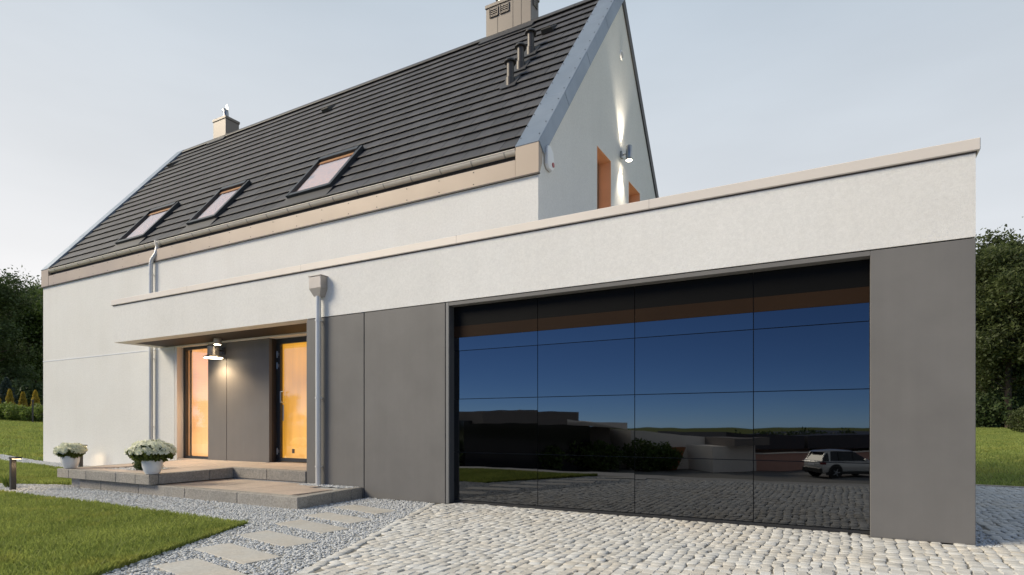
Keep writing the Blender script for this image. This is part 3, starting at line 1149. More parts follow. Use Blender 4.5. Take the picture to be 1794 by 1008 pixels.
# chimneys -------------------------------------------------------------------------
def chimney(x0, x1, y0, y1, zt, seams, louvres, cowl):
    c = empty('chimney', ((x0 + x1) / 2, (y0 + y1) / 2, 9.2), parent=house)
    zb = min(roofz(y0), roofz(2 * YR - y1)) - .12
    MB().box(x0, x1, y0, y1, zb, zt - .07).build('cladding', 'chimney', c, bevel=.004)
    MB().box(x0 - .018, x1 + .018, y0 - .018, y1 + .018, zt - .072, zt).build('cap', 'chimney', c, bevel=.004)
    MB().box(x0 - .004, x1 + .004, y0 - .004, y1 + .004, zt - .086, zt - .071).build('shadow_joint', 'frame_brown', c)
    fl = MB()
    slope_box(fl, x0 - .10, x1 + .10, y0 - .13, y0 + .03, .015, .045)
    slope_box(fl, x0 - .10, x0 + .01, y0 + .03, YR - .0, .015, .045)
    slope_box(fl, x1 - .01, x1 + .10, y0 + .03, YR - .0, .015, .045)
    fl.box(x0 - .02, x1 + .02, y0 - .016, y0 + .02, roofz(y0) - .02, roofz(y0) + .055)
    fl.build('flashing', 'ridge', c)
    for s_ in seams:
        MB().box(s_ - .006, s_ + .006, y0 - .003, y0 + .002, zb, zt - .09).build('seam', 'frame_brown', c)
    for (lx, face) in louvres:
        lo = empty('louvre', (lx, y0, zt - .25), parent=c)
        b, d, e = MB(), MB(), MB()
        if face == 'front':
            b.box(lx - .095, lx + .095, y0 - .004, y0 + .003, zt - .28, zt - .105)
            for q in range(4):
                z = zt - .265 + q * .04
                d.hexa([(lx - .085, y0 - .022, z), (lx + .085, y0 - .022, z), (lx + .085, y0 - .004, z + .028), (lx - .085, y0 - .004, z + .028),
                        (lx - .085, y0 - .022, z + .004), (lx + .085, y0 - .022, z + .004), (lx + .085, y0 - .004, z + .032), (lx - .085, y0 - .004, z + .032)])
            for (a_, b_, c_, d_) in ((-.11, -.095, -.29, -.10), (.095, .11, -.29, -.10), (-.095, .095, -.295, -.28)):
                e.box(lx + a_, lx + b_, y0 - .026, y0 + .001, zt + c_, zt + d_)
        else:
            xx = x1
            ym = (y0 + y1) / 2
            b.box(xx - .003, xx + .004, ym - .07, ym + .07, zt - .28, zt - .105)
            for q in range(4):
                z = zt - .265 + q * .04
                d.box(xx + .004, xx + .018, ym - .065, ym + .065, z, z + .012)
            e.box(xx - .001, xx + .024, ym - .085, ym - .07, zt - .29, zt - .10)
            e.box(xx - .001, xx + .024, ym + .07, ym + .085, zt - .29, zt - .10)
        b.build('backing', 'frame_brown', lo)
        d.build('louvre_blades', 'hopper', lo)
        e.build('surround', 'chimney', lo)
    if cowl:
        cx, cy = (x0 + x1) / 2 + .02, (y0 + y1) / 2 - .02
        k = empty('chimney_cowl', (cx, cy, zt), parent=c)
        MB().lathe([(.14, 0), (.13, .03), (.085, .06), (.08, .13)], (cx, cy, zt)).build('collar', 'steel', k, smooth=True)
        h = MB()                                   # hooded bend turned from the wind
        pth = [(cx, cy, zt + .10), (cx, cy, zt + .20), (cx - .02, cy, zt + .27), (cx - .07, cy, zt + .31)]
        h.path(pth, .075, 14)
        h.build('hood', 'steel', k, smooth=True)
        MB().prism([(cx + .06, cy, zt + .26), (cx + .10, cy, zt + .31), (cx + .05, cy, zt + .47), (cx - .01, cy, zt + .44), (cx + .0, cy, zt + .31)], (0, .008, 0)).build('vane', 'steel', k)
    return c


chimney(-6.655, -5.577, 10.787, 11.14, 9.995, [-6.37, -6.00, -5.80], [(-6.46, 'front'), (-6.20, 'front'), (-5.577, 'side')], False)
chimney(-15.995, -15.43, 10.815, 11.25, 9.91, [], [], True)
tag(MB().lathe([(.10, 0), (.10, .10), (.14, .11), (.14, .15), (.02, .22)], (-6.35, 10.95, 9.996)).build('flue_pot', 'steel', house, smooth=True))

# vent pipes and tile vents
for (x, y) in ((-5.017, 8.93), (-5.02, 9.31), (-5.008, 9.68)):
    z = roofz(y)
    v = empty('vent_pipe', (x, y, z), parent=house)
    MB().lathe([(.082, -.12), (.082, .10), (.070, .11), (.064, .115), (.064, .40)], (x, y, z), 20).build('pipe', 'vent_metal', v, smooth=True)
    MB().lathe([(.066, .385), (.105, .375), (.108, .39), (.085, .425), (.04, .445), (.0, .45)], (x, y, z), 20).build('cap', 'dark_metal', v, smooth=True)
    bs = MB()
    slope_box(bs, x - .15, x + .15, y - .10, y + .12, .018, .034)
    bs.build('flashing', 'ridge', v)
for (x, y) in ((-17.10, 10.30), (-10.75, 10.25), (-4.91, 10.26)):
    b = MB()
    p = [Vector((x + sx, y + sy, roofz(y + sy))) + nrm * h for (sx, sy, h) in
         ((-.13, -.07, .0), (.13, -.07, .0), (.13, .10, .0), (-.13, .10, .0), (-.11, -.07, .10), (.11, -.07, .10), (.12, .10, .03), (-.12, .10, .03))]
    b.hexa(p).build('tile_vent', 'dark_metal', house, bevel=.008)

# flat roofed wing and canopy ---------------------------------------------------------
ZS, ZC = 2.675, 3.407
band = MB().prism([(XC, YF, ZS), (XE, YF, ZS), (XE, 13.2, ZS), (XE - .3, 13.2, ZS), (XE - .3, YF + .25, ZS), (XC + .25, YF + .25, ZS), (XC + .25, YH - .001, ZS), (XC, YH - .001, ZS)], (0, 0, ZC - ZS))
band_o = band.build('parapet_wall', 'stucco', house)
cap = MB().prism([(XC - .045, YF - .03, ZC + .004), (XE + .03, YF - .03, ZC + .004), (XE + .03, 13.23, ZC + .004), (XE - .33, 13.23, ZC + .004), (XE - .33, YF + .28, ZC + .004), (XC + .28, YF + .28, ZC + .004), (XC + .28, YH - .002, ZC + .004), (XC - .045, YH - .002, ZC + .004)], (0, 0, .104))
cap_o = cap.build('parapet_cap', 'cap', house, bevel=.006)
MB().prism([(XC - .02, YF - .008, ZC - .010), (XE + .008, YF - .008, ZC - .010), (XE + .008, 13.0, ZC - .010), (XE - .1, 13.0, ZC - .010), (XE - .1, YF + .1, ZC - .010), (XC - .02, YF + .1, ZC - .010)], (0, 0, .0135)).build('drip_joint', 'frame_brown', cap_o)
for xx in (-10.2, -7.3, -4.4, -1.85):
    MB().box(xx - .0015, xx + .0015, YF - .0315, YF + .2, ZC + .006, ZC + .1095).build('cap_seam', 'hopper', cap_o)
MB().box(-12.3, XE - .29, YF + .24, 13.2, 3.1, 3.26).build('flat_roof', 'gravel_bed', house)  # unseen roof surface, kept pale to bounce light onto the gable
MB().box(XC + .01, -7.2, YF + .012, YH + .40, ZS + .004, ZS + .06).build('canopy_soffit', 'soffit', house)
MB().box(-7.2, XE - .02, YF + .02, YF + .3, ZS - .012, ZS - .001).build('shadow_joint', 'shadowgap', house)
# garage cladding
ZP = 2.662
MB().box(-7.205, -6.034, YF, YF + .12, 0.0, ZP).build('cladding_panel', 'panel', house, bevel=.002)
MB().box(-6.018, -4.600, YF, YF + .12, 0.0, ZP).build('cladding_panel', 'panel', house, bevel=.002)
MB().box(-6.04, -6.012, YF + .012, YF + .05, 0.0, ZP).build('panel_joint', 'shadowgap', house)
MB().box(-4.585, -4.540, YF - .002, YF + .02, 0.0, ZP).build('corner_trim', 'trim', house, bevel=.002)
MB().box(-4.605, -4.560, YF + .012, YF + .05, 0.0, ZP).build('panel_joint', 'shadowgap', house)
DY = 6.545
MB().box(-4.584, -4.541, YF + .021, DY + .05, 0.0, ZP).build('reveal_panel', 'jamb', house)
MB().box(.226, XE, YF, YF + .12, 0.004, ZP).build('cladding_panel', 'panel', house, bevel=.003)
MB().box(.229, .30, YF + .121, 6.76, 0.0, ZP).build('reveal_panel', 'panel', house)
MB().box(-4.540, .2255, YF, 6.80, 2.618, ZP).build('lintel', 'panel', house, bevel=.002)
MB().box(XE - .12, XE - .001, YF + .121, 13.2, 0.0, ZS - .013).build('side_wall', 'panel', house)
MB().box(-7.204, -7.09, YF + .121, 8.0, 0.0, ZS - .001).build('side_wall', 'panel', house)
# garage door
DY = 6.545
gd = empty('garage_door', (-2.15, DY, 0), parent=house)
MB().box(-4.54, .228, DY + .014, DY + .05, 0.01, 2.615).build('backing', 'shadowgap', gd)
cols = [-4.539, -3.289, -2.058, -0.802, .2275]
rows = [0.045, .682, 1.388, 2.030, 2.205]
for c in range(4):
    x0, x1 = cols[c] + (.004 if c else .0), cols[c + 1] - .004
    for r in range(4):
        z0, z1 = rows[r] + .004, rows[r + 1] - (.004 if r < 3 else .001)
        w1, w2 = random.uniform(-.0012, .0012), random.uniform(-.0009, .0009)     # panes never hang quite true
        d_ = lambda a_, b_: DY + (w1 if a_ else -w1) + (w2 if b_ else -w2)
        MB().hexa([(x0, d_(0, 0), z0), (x1, d_(1, 0), z0), (x1, DY + .0135, z0), (x0, DY + .0135, z0), (x0, d_(0, 1), z1), (x1, d_(1, 1), z1), (x1, DY + .0135, z1), (x0, DY + .0135, z1)]).build('pane', 'glass_door', gd)
    MB().box(x0, x1, DY - .002, DY + .0125, 2.206, 2.357).build('brown_reflection_strip', 'brown_reflection', gd)  # opaque strip painted as the brown band of an overhead reflection
    MB().box(x0, x1, DY - .002, DY + .0125, 2.358, 2.617).build('dark_reflection_strip', 'dark_reflection', gd)  # opaque strip painted as the dark band of that reflection
MB().box(-4.539, .2275, DY - .004, DY + .012, 0.004, .040).build('bottom_seal', 'car_black', gd)
# rainwater hopper and downpipe
dp = empty('downpipe', (-6.87, 6.34, 0.14), parent=house)
hp = MB()
hx0, hx1, hy0, hy1 = -7.005, -6.758, 6.285, YF - .001
hp.hexa([(hx0 + .07, hy0 + .03, 2.97), (hx1 - .05, hy0 + .03, 2.97), (hx1 - .05, hy1, 2.97), (hx0 + .07, hy1, 2.97), (hx0, hy0, 3.085), (hx1, hy0, 3.085), (hx1, hy1, 3.085), (hx0, hy1, 3.085)])
hp.box(hx0, hx1, hy0, hy1, 3.086, 3.265)
hp.box(hx0 - .01, hx1 + .01, hy0 - .01, hy1, 3.266, 3.278)
hp.build('hopper', 'hopper', dp, bevel=.003)
MB().tube((-6.870, 6.345, .14), (-6.870, 6.345, 2.975), .041, n=20).build('pipe', 'pipe', dp, smooth=True)
for zz in (2.61, 1.45, .42):
    b = MB()
    b.tube((-6.870, 6.345, zz - .012), (-6.870, 6.345, zz + .012), .048, n=20)
    b.box(-6.925, -6.815, 6.35, 6.366, zz - .01, zz + .01)
    b.box(-6.878, -6.862, 6.366, YF, zz - .008, zz + .008)
    b.build('pipe_clip', 'pipe', dp, smooth=True)
# house downpipe with swan neck, above and below the canopy
dp2 = empty('downpipe', (-12.75, 7.27, 0.1), parent=house)
px_ = -12.75
MB().path([(px_ + .0, YH + .02, 4.87), (px_ + .0, YH + .0, 4.78), (px_ - .0, YH - .02, 4.68), (px_ - .08, YH - .06, 4.56), (px_ - .10, YH - .07, 4.46), (px_ - .10, YH - .07, 3.05), (px_ - .10, YH - .07, .12)], .042, 16).build('pipe', 'pipe', dp2, smooth=True)
MB().lathe([(.075, .10), (.07, .04), (.05, -.03), (.045, -.08)], (px_, YH + .02, 4.86), 16).build('gutter_outlet', 'gutter', dp2, smooth=True)
for zz in (4.24, 2.45, 1.0):
    b = MB()
    b.tube((px_ - .10, YH - .07, zz - .012), (px_ - .10, YH - .07, zz + .012), .049, n=20)
    b.box(px_ - .108, px_ - .092, YH - .06, YH, zz - .008, zz + .008)
    b.build('pipe_clip', 'pipe', dp2, smooth=True)

# entrance recess: window, grey panels, glazed door ---------------------------------------
YP = 7.40
ZT = 0.345
MB().box(-12.128, -12.045, YH + .004, 7.60, ZT - .05, ZS + .003).build('window_reveal', 'cap', house)
win = empty('window', (-11.6, 7.5, ZT), parent=house)
b = MB()
b.box(-12.044, -11.975, 7.47, 7.54, ZT, ZS)
b.box(-11.12, -11.06, 7.47, 7.54, ZT, ZS)
b.box(-11.974, -11.121, 7.47, 7.54, ZS - .075, ZS)
b.box(-11.974, -11.121, 7.47, 7.54, ZT, ZT + .055)
b.build('frame', 'frame_dark', win)
MB().box(-11.974, -11.121, 7.500, 7.508, ZT + .056, ZS - .076).build('pane', 'pane', win)
sl = MB()
nz = 62
for k in range(nz):
    z = ZT + .07 + k * (ZS - .10 - ZT - .07) / nz
    sl.hexa([(-11.97, 7.600, z), (-11.10, 7.600, z), (-11.10, 7.612, z + .030), (-11.97, 7.612, z + .030), (-11.97, 7.602, z - .001), (-11.10, 7.602, z - .001), (-11.10, 7.614, z + .029), (-11.97, 7.614, z + .029)])
tag(sl.build('blind_slats', 'lit_blind', win), kind='stuff')
MB().box(-12.04, -11.06, 7.66, 7.67, ZT, ZS).build('lit_shade', 'lit_blind', win)
MB().box(-11.112, -10.535, YP, YP + .06, ZT - .03, ZS + .003).build('cladding_panel', 'panel_warm', house, bevel=.002)
MB().box(-10.522, -9.290, YP, YP + .06, ZT - .03, ZS + .003).build('cladding_panel', 'panel_warm', house, bevel=.002)
MB().box(-10.54, -10.515, YP + .01, YP + .04, ZT - .03, ZS).build('panel_joint', 'shadowgap', house)
MB().box(-9.32, -9.2905, YP + .061, 7.64, ZT - .03, ZS).build('door_reveal', 'frame_brown', house)
door = empty('front_door', (-8.75, 7.58, ZT), parent=house)
b = MB()
b.box(-9.290, -9.235, 7.56, 7.64, ZT, ZS)
b.box(-9.234, -7.60, 7.56, 7.64, 2.575, ZS)
b.box(-7.66, -7.60, 7.56, 7.64, ZT, 2.574)
b.build('frame', 'frame_dark', door)
b = MB()
b.box(-9.230, -9.165, 7.545, 7.60, ZT + .012, 2.572)
b.box(-9.164, -7.73, 7.545, 7.60, ZT + .012, ZT + .085)
b.box(-7.729, -7.665, 7.545, 7.60, ZT + .012, 2.572)
b.box(-9.164, -7.73, 7.545, 7.60, 2.552, 2.572)
b.build('leaf', 'frame_dark', door)
MB().box(-9.164, -7.73, 7.565, 7.573, ZT + .086, 2.551).build('pane', 'pane', door)
MB().box(-9.28, -7.62, 7.66, 7.67, ZT, 2.6).build('lit_curtain', 'lit_door', door)
for zz in (2.36, 2.15, .55):
    b = MB()
    b.tube((-9.236, 7.535, zz - .06), (-9.236, 7.535, zz + .06), .013, n=10)
    b.box(-9.275, -9.24, 7.548, 7.559, zz - .03, zz + .03)
    b.box(-9.232, -9.19, 7.535, 7.5449, zz - .03, zz + .03)
    b.build('hinge', 'steel', door, smooth=True)
b = MB()
b.path([(-9.10, 7.565, 1.46), (-9.10, 7.50, 1.46), (-9.10, 7.50, 1.66), (-9.04, 7.50, 1.66)], .010, 8)
b.build('handle', 'steel', door, smooth=True)
MB().box(-9.115, -9.085, 7.556, 7.5645, 1.12, 1.42).build('lock_plate', 'steel', door, bevel=.003)
MB().box(-8.86, -8.80, 7.556, 7.5645, .52, .60).build('sticker', 'frame_brown', door)
# wall behind the entrance and floor slab inside, so the shell is closed
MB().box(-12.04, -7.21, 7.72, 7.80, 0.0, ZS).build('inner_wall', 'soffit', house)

# ================================================================== TERRACE AND STEP
def block(parent, name, mat, x0, x1, y0, y1, z0, z1, bev=.006, zf=None):
    b = MB()
    if zf is None:
        b.box(x0, x1, y0, y1, z0, z1)
    else:
        b.hexa([(x0, y0, z0), (x1, y0, z0), (x1, y1, z0), (x0, y1, z0), (x0, y0, zf(y0)), (x1, y0, zf(y0)), (x1, y1, zf(y1)), (x0, y1, zf(y1))])
    return b.build(name, mat, parent, bevel=bev)


zu = lambda y: 0.302 + (y - 5.0) * 0.018
ter = empty('entrance_terrace', (-10, 6.2, 0))
tag(ter, 'raised granite entrance terrace under the canopy with flower pots on its edge', 'terrace')
g = .0035
uj = [-11.66, -11.27, -10.72, -9.84, -9.30, -8.93]
for k in range(5):
    block(ter, 'kerb_block', 'granite', uj[k] + g, uj[k + 1] - g, 5.02, 5.16, .155, zu(5.02))
sj = [5.163, 5.98, 6.405]
for k in range(2):
    block(ter, 'kerb_block', 'granite', -9.07, -8.93 - g, sj[k] + g, sj[k + 1] - g, .155, 0, zf=zu)
rj = [-9.06, -8.10, -7.21]
for k in range(2):
    block(ter, 'kerb_block', 'granite', rj[k] + g, rj[k + 1] - g, 6.405, 6.545, .16, 0, zf=zu)
sj = [5.163, 6.1, 7.325]
for k in range(2):
    block(ter, 'kerb_block', 'granite', -11.66 + g, -11.52, sj[k] + g, sj[k + 1] - g, .155, 0, zf=zu)
INS = (-10.95, -9.80, 5.40, 6.02)              # planted inset filled with gravel
xj = [-11.52, -10.95, -10.38, -9.80, -9.07]
yj = [5.16, 5.40, 6.02, 6.545, 6.95, 7.335]
for i in range(4):
    for j in range(5):
        if j == 1 and i in (1, 2):
            continue
        block(ter, 'paving_slab', 'paver', xj[i] + g, xj[i + 1] - g, yj[j] + g, yj[j + 1] - g, .2, 0, .003, zf=zu)
xj2 = [-9.07, -8.45, -7.83, -7.21]
yj2 = [6.545, 6.95, 7.39]
for i in range(3):
    for j in range(2):
        block(ter, 'paving_slab', 'paver', xj2[i] + g, xj2[i + 1] - g, yj2[j] + g, yj2[j + 1] - g, .2, 0, .003, zf=zu)
for (a, b_) in ((-12.04, -11.13), (-11.13, -10.2), (-10.2, -9.3)):
    block(ter, 'threshold_slab', 'paver', a + g, b_ - g, 7.338, 7.50 if b_ < -11.1 else 7.395, .2, 0, .003, zf=zu)
block(ter, 'threshold_slab', 'paver', -9.285, -7.22, 7.395, 7.60, .2, 0, .003, zf=zu)
block(ter, 'base', 'gravel_bed', -11.5, -9.10, 5.17, 7.32, .0, .265, 0)
block(ter, 'base', 'gravel_bed', -9.09, -7.22, 6.42, 7.32, .0, .27, 0)
pts = [(random.uniform(INS[0] + .02, INS[1] - .02), random.uniform(INS[2] + .02, INS[3] - .02)) for _ in range(900)]
pv, pf = scatter_pebbles(pts, [.286 + random.uniform(0, .012) for _ in pts], .012, .022)
tag(big_mesh('terrace_gravel', pv, pf, 'gravel'), 'small square of white gravel let into the terrace paving', 'gravel', kind='stuff')

st = empty('entrance_step', (-8.5, 5.6, 0))
tag(st, 'low granite step below the terrace, kerb blocks around warm paving', 'step')
lj = [-11.08, -10.43, -9.36, -8.20, -7.04, -5.88]
for k in range(5):
    block(st, 'kerb_block', 'granite', lj[k] + g, lj[k + 1] - g, 5.10, 5.26, -.03, .145)
sj = [5.262, 5.75, 6.16, 6.415]
for k in range(3):
    sh = lambda y: -5.88 - (y - 5.1) * .13
    b = MB()
    y0, y1 = sj[k] + g, sj[k + 1] - g
    b.hexa([(sh(y0) - .16, y0, -.03), (sh(y0), y0, -.03), (sh(y1), y1, -.03), (sh(y1) - .16, y1, -.03), (sh(y0) - .16, y0, .145), (sh(y0), y0, .145), (sh(y1), y1, .145), (sh(y1) - .16, y1, .145)])
    b.build('kerb_block', 'granite', st, bevel=.006)
xj = [-9.4, -8.75, -8.05, -7.35, -6.70, -6.215]
yj = [5.262, 5.62, 6.02, 6.40]
for i in range(5):
    for j in range(3):
        if i == 4 and j == 2:
            continue
        block(st, 'paving_slab', 'paver', xj[i] + g, xj[i + 1] - g, yj[j] + g, yj[j + 1] - g, .05, .143 - random.uniform(0, .002), .003)
block(st, 'base', 'gravel_bed', -11.0, -6.25, 5.27, 6.40, -.02, .125, 0)
pts = [(random.uniform(-7.2, -6.12), random.uniform(6.22, 6.41)) for _ in range(420)]
pv, pf = scatter_pebbles(pts, [.138 + random.uniform(0, .010) for _ in pts], .010, .018)
tag(big_mesh('step_gravel', pv, pf, 'gravel'), 'handful of gravel at the foot of the white downpipe', 'gravel', kind='stuff')

# ================================================================== LAMPS, SIREN
def point(name, loc, energy, col, size=.04):
    d = bpy.data.lights.new(name, 'POINT')
    d.energy = energy
    d.color = col
    d.shadow_soft_size = size
    return d


def light_obj(d, loc, parent, rot=None):
    o = bpy.data.objects.new(d.name, d)
    COL.objects.link(o)
    o.parent = parent
    o.location = Vector(loc) - WL[parent.name]
    if rot is not None:
        o.rotation_euler = rot
    return o


def spot(name, energy, col, ang, blend=.6, size=.03):
    d = bpy.data.lights.new(name, 'SPOT')
    d.energy = energy
    d.color = col
    d.spot_size = R(ang)
    d.spot_blend = blend
    d.shadow_soft_size = size
    return d


WARM = (1.0, 0.74, 0.45)
# gable up/down lamp
gl_ = empty('gable_lamp', (XG + .003, YR - .03, 6.15))
tag(gl_, 'lit cylindrical up and down lamp on the gable between two windows', 'wall lamp')
ly = YR - .03
MB().box(XG + .0045, XG + .045, ly - .045, ly + .045, 6.09, 6.22).build('wall_plate', 'steel', gl_, bevel=.006)
MB().tube((XG + .045, ly, 6.155), (XG + .12, ly, 6.155), .018, n=10).build('arm', 'steel', gl_, smooth=True)
cx = XG + .165
MB().lathe([(.056, -.135), (.060, -.13), (.060, .13), (.056, .135), (.050, .135), (.050, .12), (.0, .12)], (cx, ly, 6.16)).build('body', 'steel', gl_, smooth=True)
MB().lathe([(.0, -.139), (.054, -.1385), (.054, -.1355), (0, -.135)], (cx, ly, 6.16)).build('lens', 'lamp_white', gl_, smooth=True)
MB().lathe([(.0, .122), (.049, .1225), (.049, .126), (0, .1265)], (cx, ly, 6.16)).build('lens', 'lamp_white', gl_, smooth=True)
light_obj(spot('up_light', 55, (1, .88, .70), 66, 1.0, .06), (XG + .11, ly, 6.31), gl_, (R(180), 0, 0))
light_obj(spot('down_light', 55, (1, .88, .70), 66, 1.0, .06), (XG + .11, ly, 6.01), gl_, (0, 0, 0))

# entrance lamp: bell shade on an arm, and the small ceiling spot above it
el = empty('entrance_lamp', (-10.60, YP, 2.35))
tag(el, 'lit round bell lamp on the grey panel beside the entrance window', 'wall lamp')
ex, ey = -10.60, 7.17
MB().box(ex - .05, ex + .05, YP - .025, YP - .001, 2.42, 2.56).build('wall_plate', 'dark_metal', el, bevel=.004)
MB().tube((ex, YP - .025, 2.49), (ex, ey + .10, 2.49), .016, n=10).build('arm', 'dark_metal', el, smooth=True)
MB().lathe([(.175, 2.335), (.18, 2.342), (.165, 2.360), (.115, 2.382), (.105, 2.40), (.105, 2.55), (.09, 2.565), (0, 2.566)], (ex, ey, 0), 28).build('shade', 'hopper', el, smooth=True)
MB().lathe([(0, 2.330), (.165, 2.332), (.170, 2.341), (0, 2.345)], (ex, ey, 0), 28).build('lens', 'lamp_warm', el, smooth=True)
light_obj(spot('lamp_light', 26, WARM, 150, .5, .12), (ex, ey, 2.30), el, (0, 0, 0))
cs = empty('ceiling_spot', (-10.30, 7.05, ZS))
tag(cs, 'small lit cylinder spot hanging from the dark canopy soffit', 'ceiling lamp')
MB().lathe([(.062, 2.56), (.066, 2.565), (.066, 2.674), (0, 2.6745)], (-10.30, 7.05, 0)).build('body', 'hopper', cs, smooth=True)
MB().lathe([(0, 2.552), (.058, 2.553), (.058, 2.561), (0, 2.562)], (-10.30, 7.05, 0)).build('lens', 'lamp_warm', cs, smooth=True)
light_obj(spot('spot_light', 10, WARM, 110, .6, .04), (-10.30, 7.05, 2.545), cs, (0, 0, 0))

# bollards
def bollard(x, y, z, hh, label):
    r = empty('bollard_light', (x, y, z))
    tag(r, label, 'bollard lamp', 'bollard lights by the terrace')
    MB().box(x - .035, x + .035, y - .035, y + .035, z - .02, z + hh).build('post', 'dark_metal', r, bevel=.004)
    MB().box(x - .035, x + .20, y - .045, y + .045, z + hh + .001, z + hh + .030).build('head', 'dark_metal', r, bevel=.004)
    MB().box(x + .06, x + .19, y - .036, y + .036, z + hh - .006, z + hh).build('lens', 'lamp_soft', r)
    light_obj(spot('bollard_lamp', 1.8, (1, .70, .38), 150, .5, .05), (x + .125, y, z + hh - .03), r)


bollard(-11.69, 4.42, 0.0, .50, 'dark bollard light with glowing head at the lawn edge, nearest the left margin')
bollard(-15.15, 6.99, .07, .49, 'dark bollard light with glowing head behind the flower pot, close to the white wall')

# siren
sr = empty('alarm_siren', (XG, 7.61, 4.83))
tag(sr, 'white wall mounted alarm siren with red lens beside the roof corner', 'alarm')
b = MB()
hs = [(7.500, 4.95), (7.53, 4.985), (7.60, 4.995), (7.70, 4.93), (7.725, 4.80), (7.715, 4.70), (7.66, 4.665), (7.56, 4.67), (7.505, 4.72)]
b.prism([(XG + .003, y, z) for y, z in hs], (.06, 0, 0))
b.build('case', 'white_plastic', sr, bevel=.014, seg=2, smooth=True)
MB().prism([(XG + .0025, y + (y - 7.61) * .10, z + (z - 4.83) * .05) for y, z in hs], (.012, 0, 0)).build('back_plate', 'hopper', sr)
MB().tube((XG + .064, 7.675, 4.755), (XG + .072, 7.675, 4.755), .035, n=16).build('lens', 'red_plastic', sr, smooth=True)

# ================================================================== FLOWER POTS
def leaf_quads(cent, size, normal_up=0.0, jitter=None):
    """random leaf-shaped quads (rhombi) at the given centres"""
    c = np.asarray(cent)
    n = len(c)
    d = RNG.normal(size=(n, 3))
    d[:, 2] += normal_up
    d /= np.linalg.norm(d, axis=1)[:, None]
    u = np.cross(d, RNG.normal(size=(n, 3)))
    u /= np.linalg.norm(u, axis=1)[:, None] + 1e-9
    w = np.cross(d, u)
    s = (np.asarray(size) * RNG.uniform(.65, 1.35, n))[:, None]
    V = np.stack([c - u * s, c - w * s * .5 + d * s * .12, c + u * s, c + w * s * .5 + d * s * .12], 1).reshape(-1, 3)
    return V, np.arange(4 * n).reshape(n, 4)


def flower_pot(x, y, z, s, label, fw=0.33, fh=.19):
    r = empty('flower_pot', (x, y, z))
    tag(r, label, 'flower pot', 'white flower pots on the terrace')
    prof = [(.062, 0), (.085, .004), (.110, .05), (.128, .11), (.135, .17), (.133, .215), (.124, .218), (.122, .20), (0, .195)]
    MB().lathe([(a * s, b * s) for a, b in prof], (x, y, z), 32).build('pot', 'ceramic', r, smooth=True)
    MB().lathe([(.120 * s, .196 * s), (.06 * s, .205 * s), (0, .21 * s)], (x, y, z), 20).build('soil', 'soil', r)
    n = 2600
    d = RNG.normal(size=(n, 3))
    d /= np.linalg.norm(d, axis=1)[:, None]
    rad = RNG.uniform(.35, 1, n) ** .6
    ctr = np.array([x, y, z + .20 * s + fh * .75])
    wob = 1 + .16 * np.sin(d[:, 0] * 5 + 1) * np.sin(d[:, 1] * 6 + d[:, 2] * 4 + x)
    P = ctr + d * rad[:, None] * wob[:, None] * np.array([fw, fw, fh])
    low = P[:, 2] < z + .17 * s
    P = P[~low]
    V, Q = leaf_quads(P, .034 * np.ones(len(P)))
    tag(big_mesh('foliage', V, Q, 'leaf_pot', r, origin=(x, y, z)), kind='stuff')
    stm = MB()
    for k in range(14):
        a = k * 2.4
        stm.tube((x + .03 * math.cos(a), y + .03 * math.sin(a), z + .2 * s), (x + fw * .6 * math.cos(a), y + fw * .6 * math.sin(a), z + .2 * s + fh * 1.1), .005, .003, 5)
    tag(stm.build('stems', 'leaf_pot', r), kind='stuff')
    # five-petalled blossoms over the upper half
    Vs, Qs, off = [], [], 0
    nb = 380
    for k in range(nb):
        dd = Vector(RNG.normal(size=3)).normalized()
        if dd.z < -.15 + .35 * random.random():
            dd.z = abs(dd.z)
        wv = 1 + .16 * math.sin(dd.x * 5 + 1) * math.sin(dd.y * 6 + dd.z * 4 + x)
        p = Vector((ctr[0] + dd.x * fw * wv * 1.02, ctr[1] + dd.y * fw * wv * 1.02, ctr[2] + dd.z * fh * wv * 1.05))
        nn = (dd + Vector(RNG.normal(size=3)) * .35 + Vector((.35, -.45, .2))).normalized()
        u = nn.orthogonal().normalized()
        w = nn.cross(u)
        sz = random.uniform(.026, .042)
        for q in range(5):
            a0, a1, a2 = (q - .42) * 1.2566, q * 1.2566, (q + .42) * 1.2566
            e = lambda a, rr, hh: p + (u * math.cos(a) + w * math.sin(a)) * rr + nn * hh
            Vs += [p + nn * .001, e(a0, sz * .8, .010), e(a1, sz * 1.1, .006), e(a2, sz * .8, .010)]
            Qs.append((off, off + 1, off + 2, off + 3))
            off += 4
    tag(big_mesh('blossoms', np.array([tuple(v) for v in Vs]), np.array(Qs), 'petal', r, origin=(x, y, z)), kind='stuff')


flower_pot(-11.46, 5.13, zu(5.13), 1.0, 'white round pot of cream flowers at the far left end of the terrace', .195, .115)
flower_pot(-9.06, 5.14, zu(5.14), 1.06, 'white round pot of cream flowers at the front corner of the terrace', .29, .155)


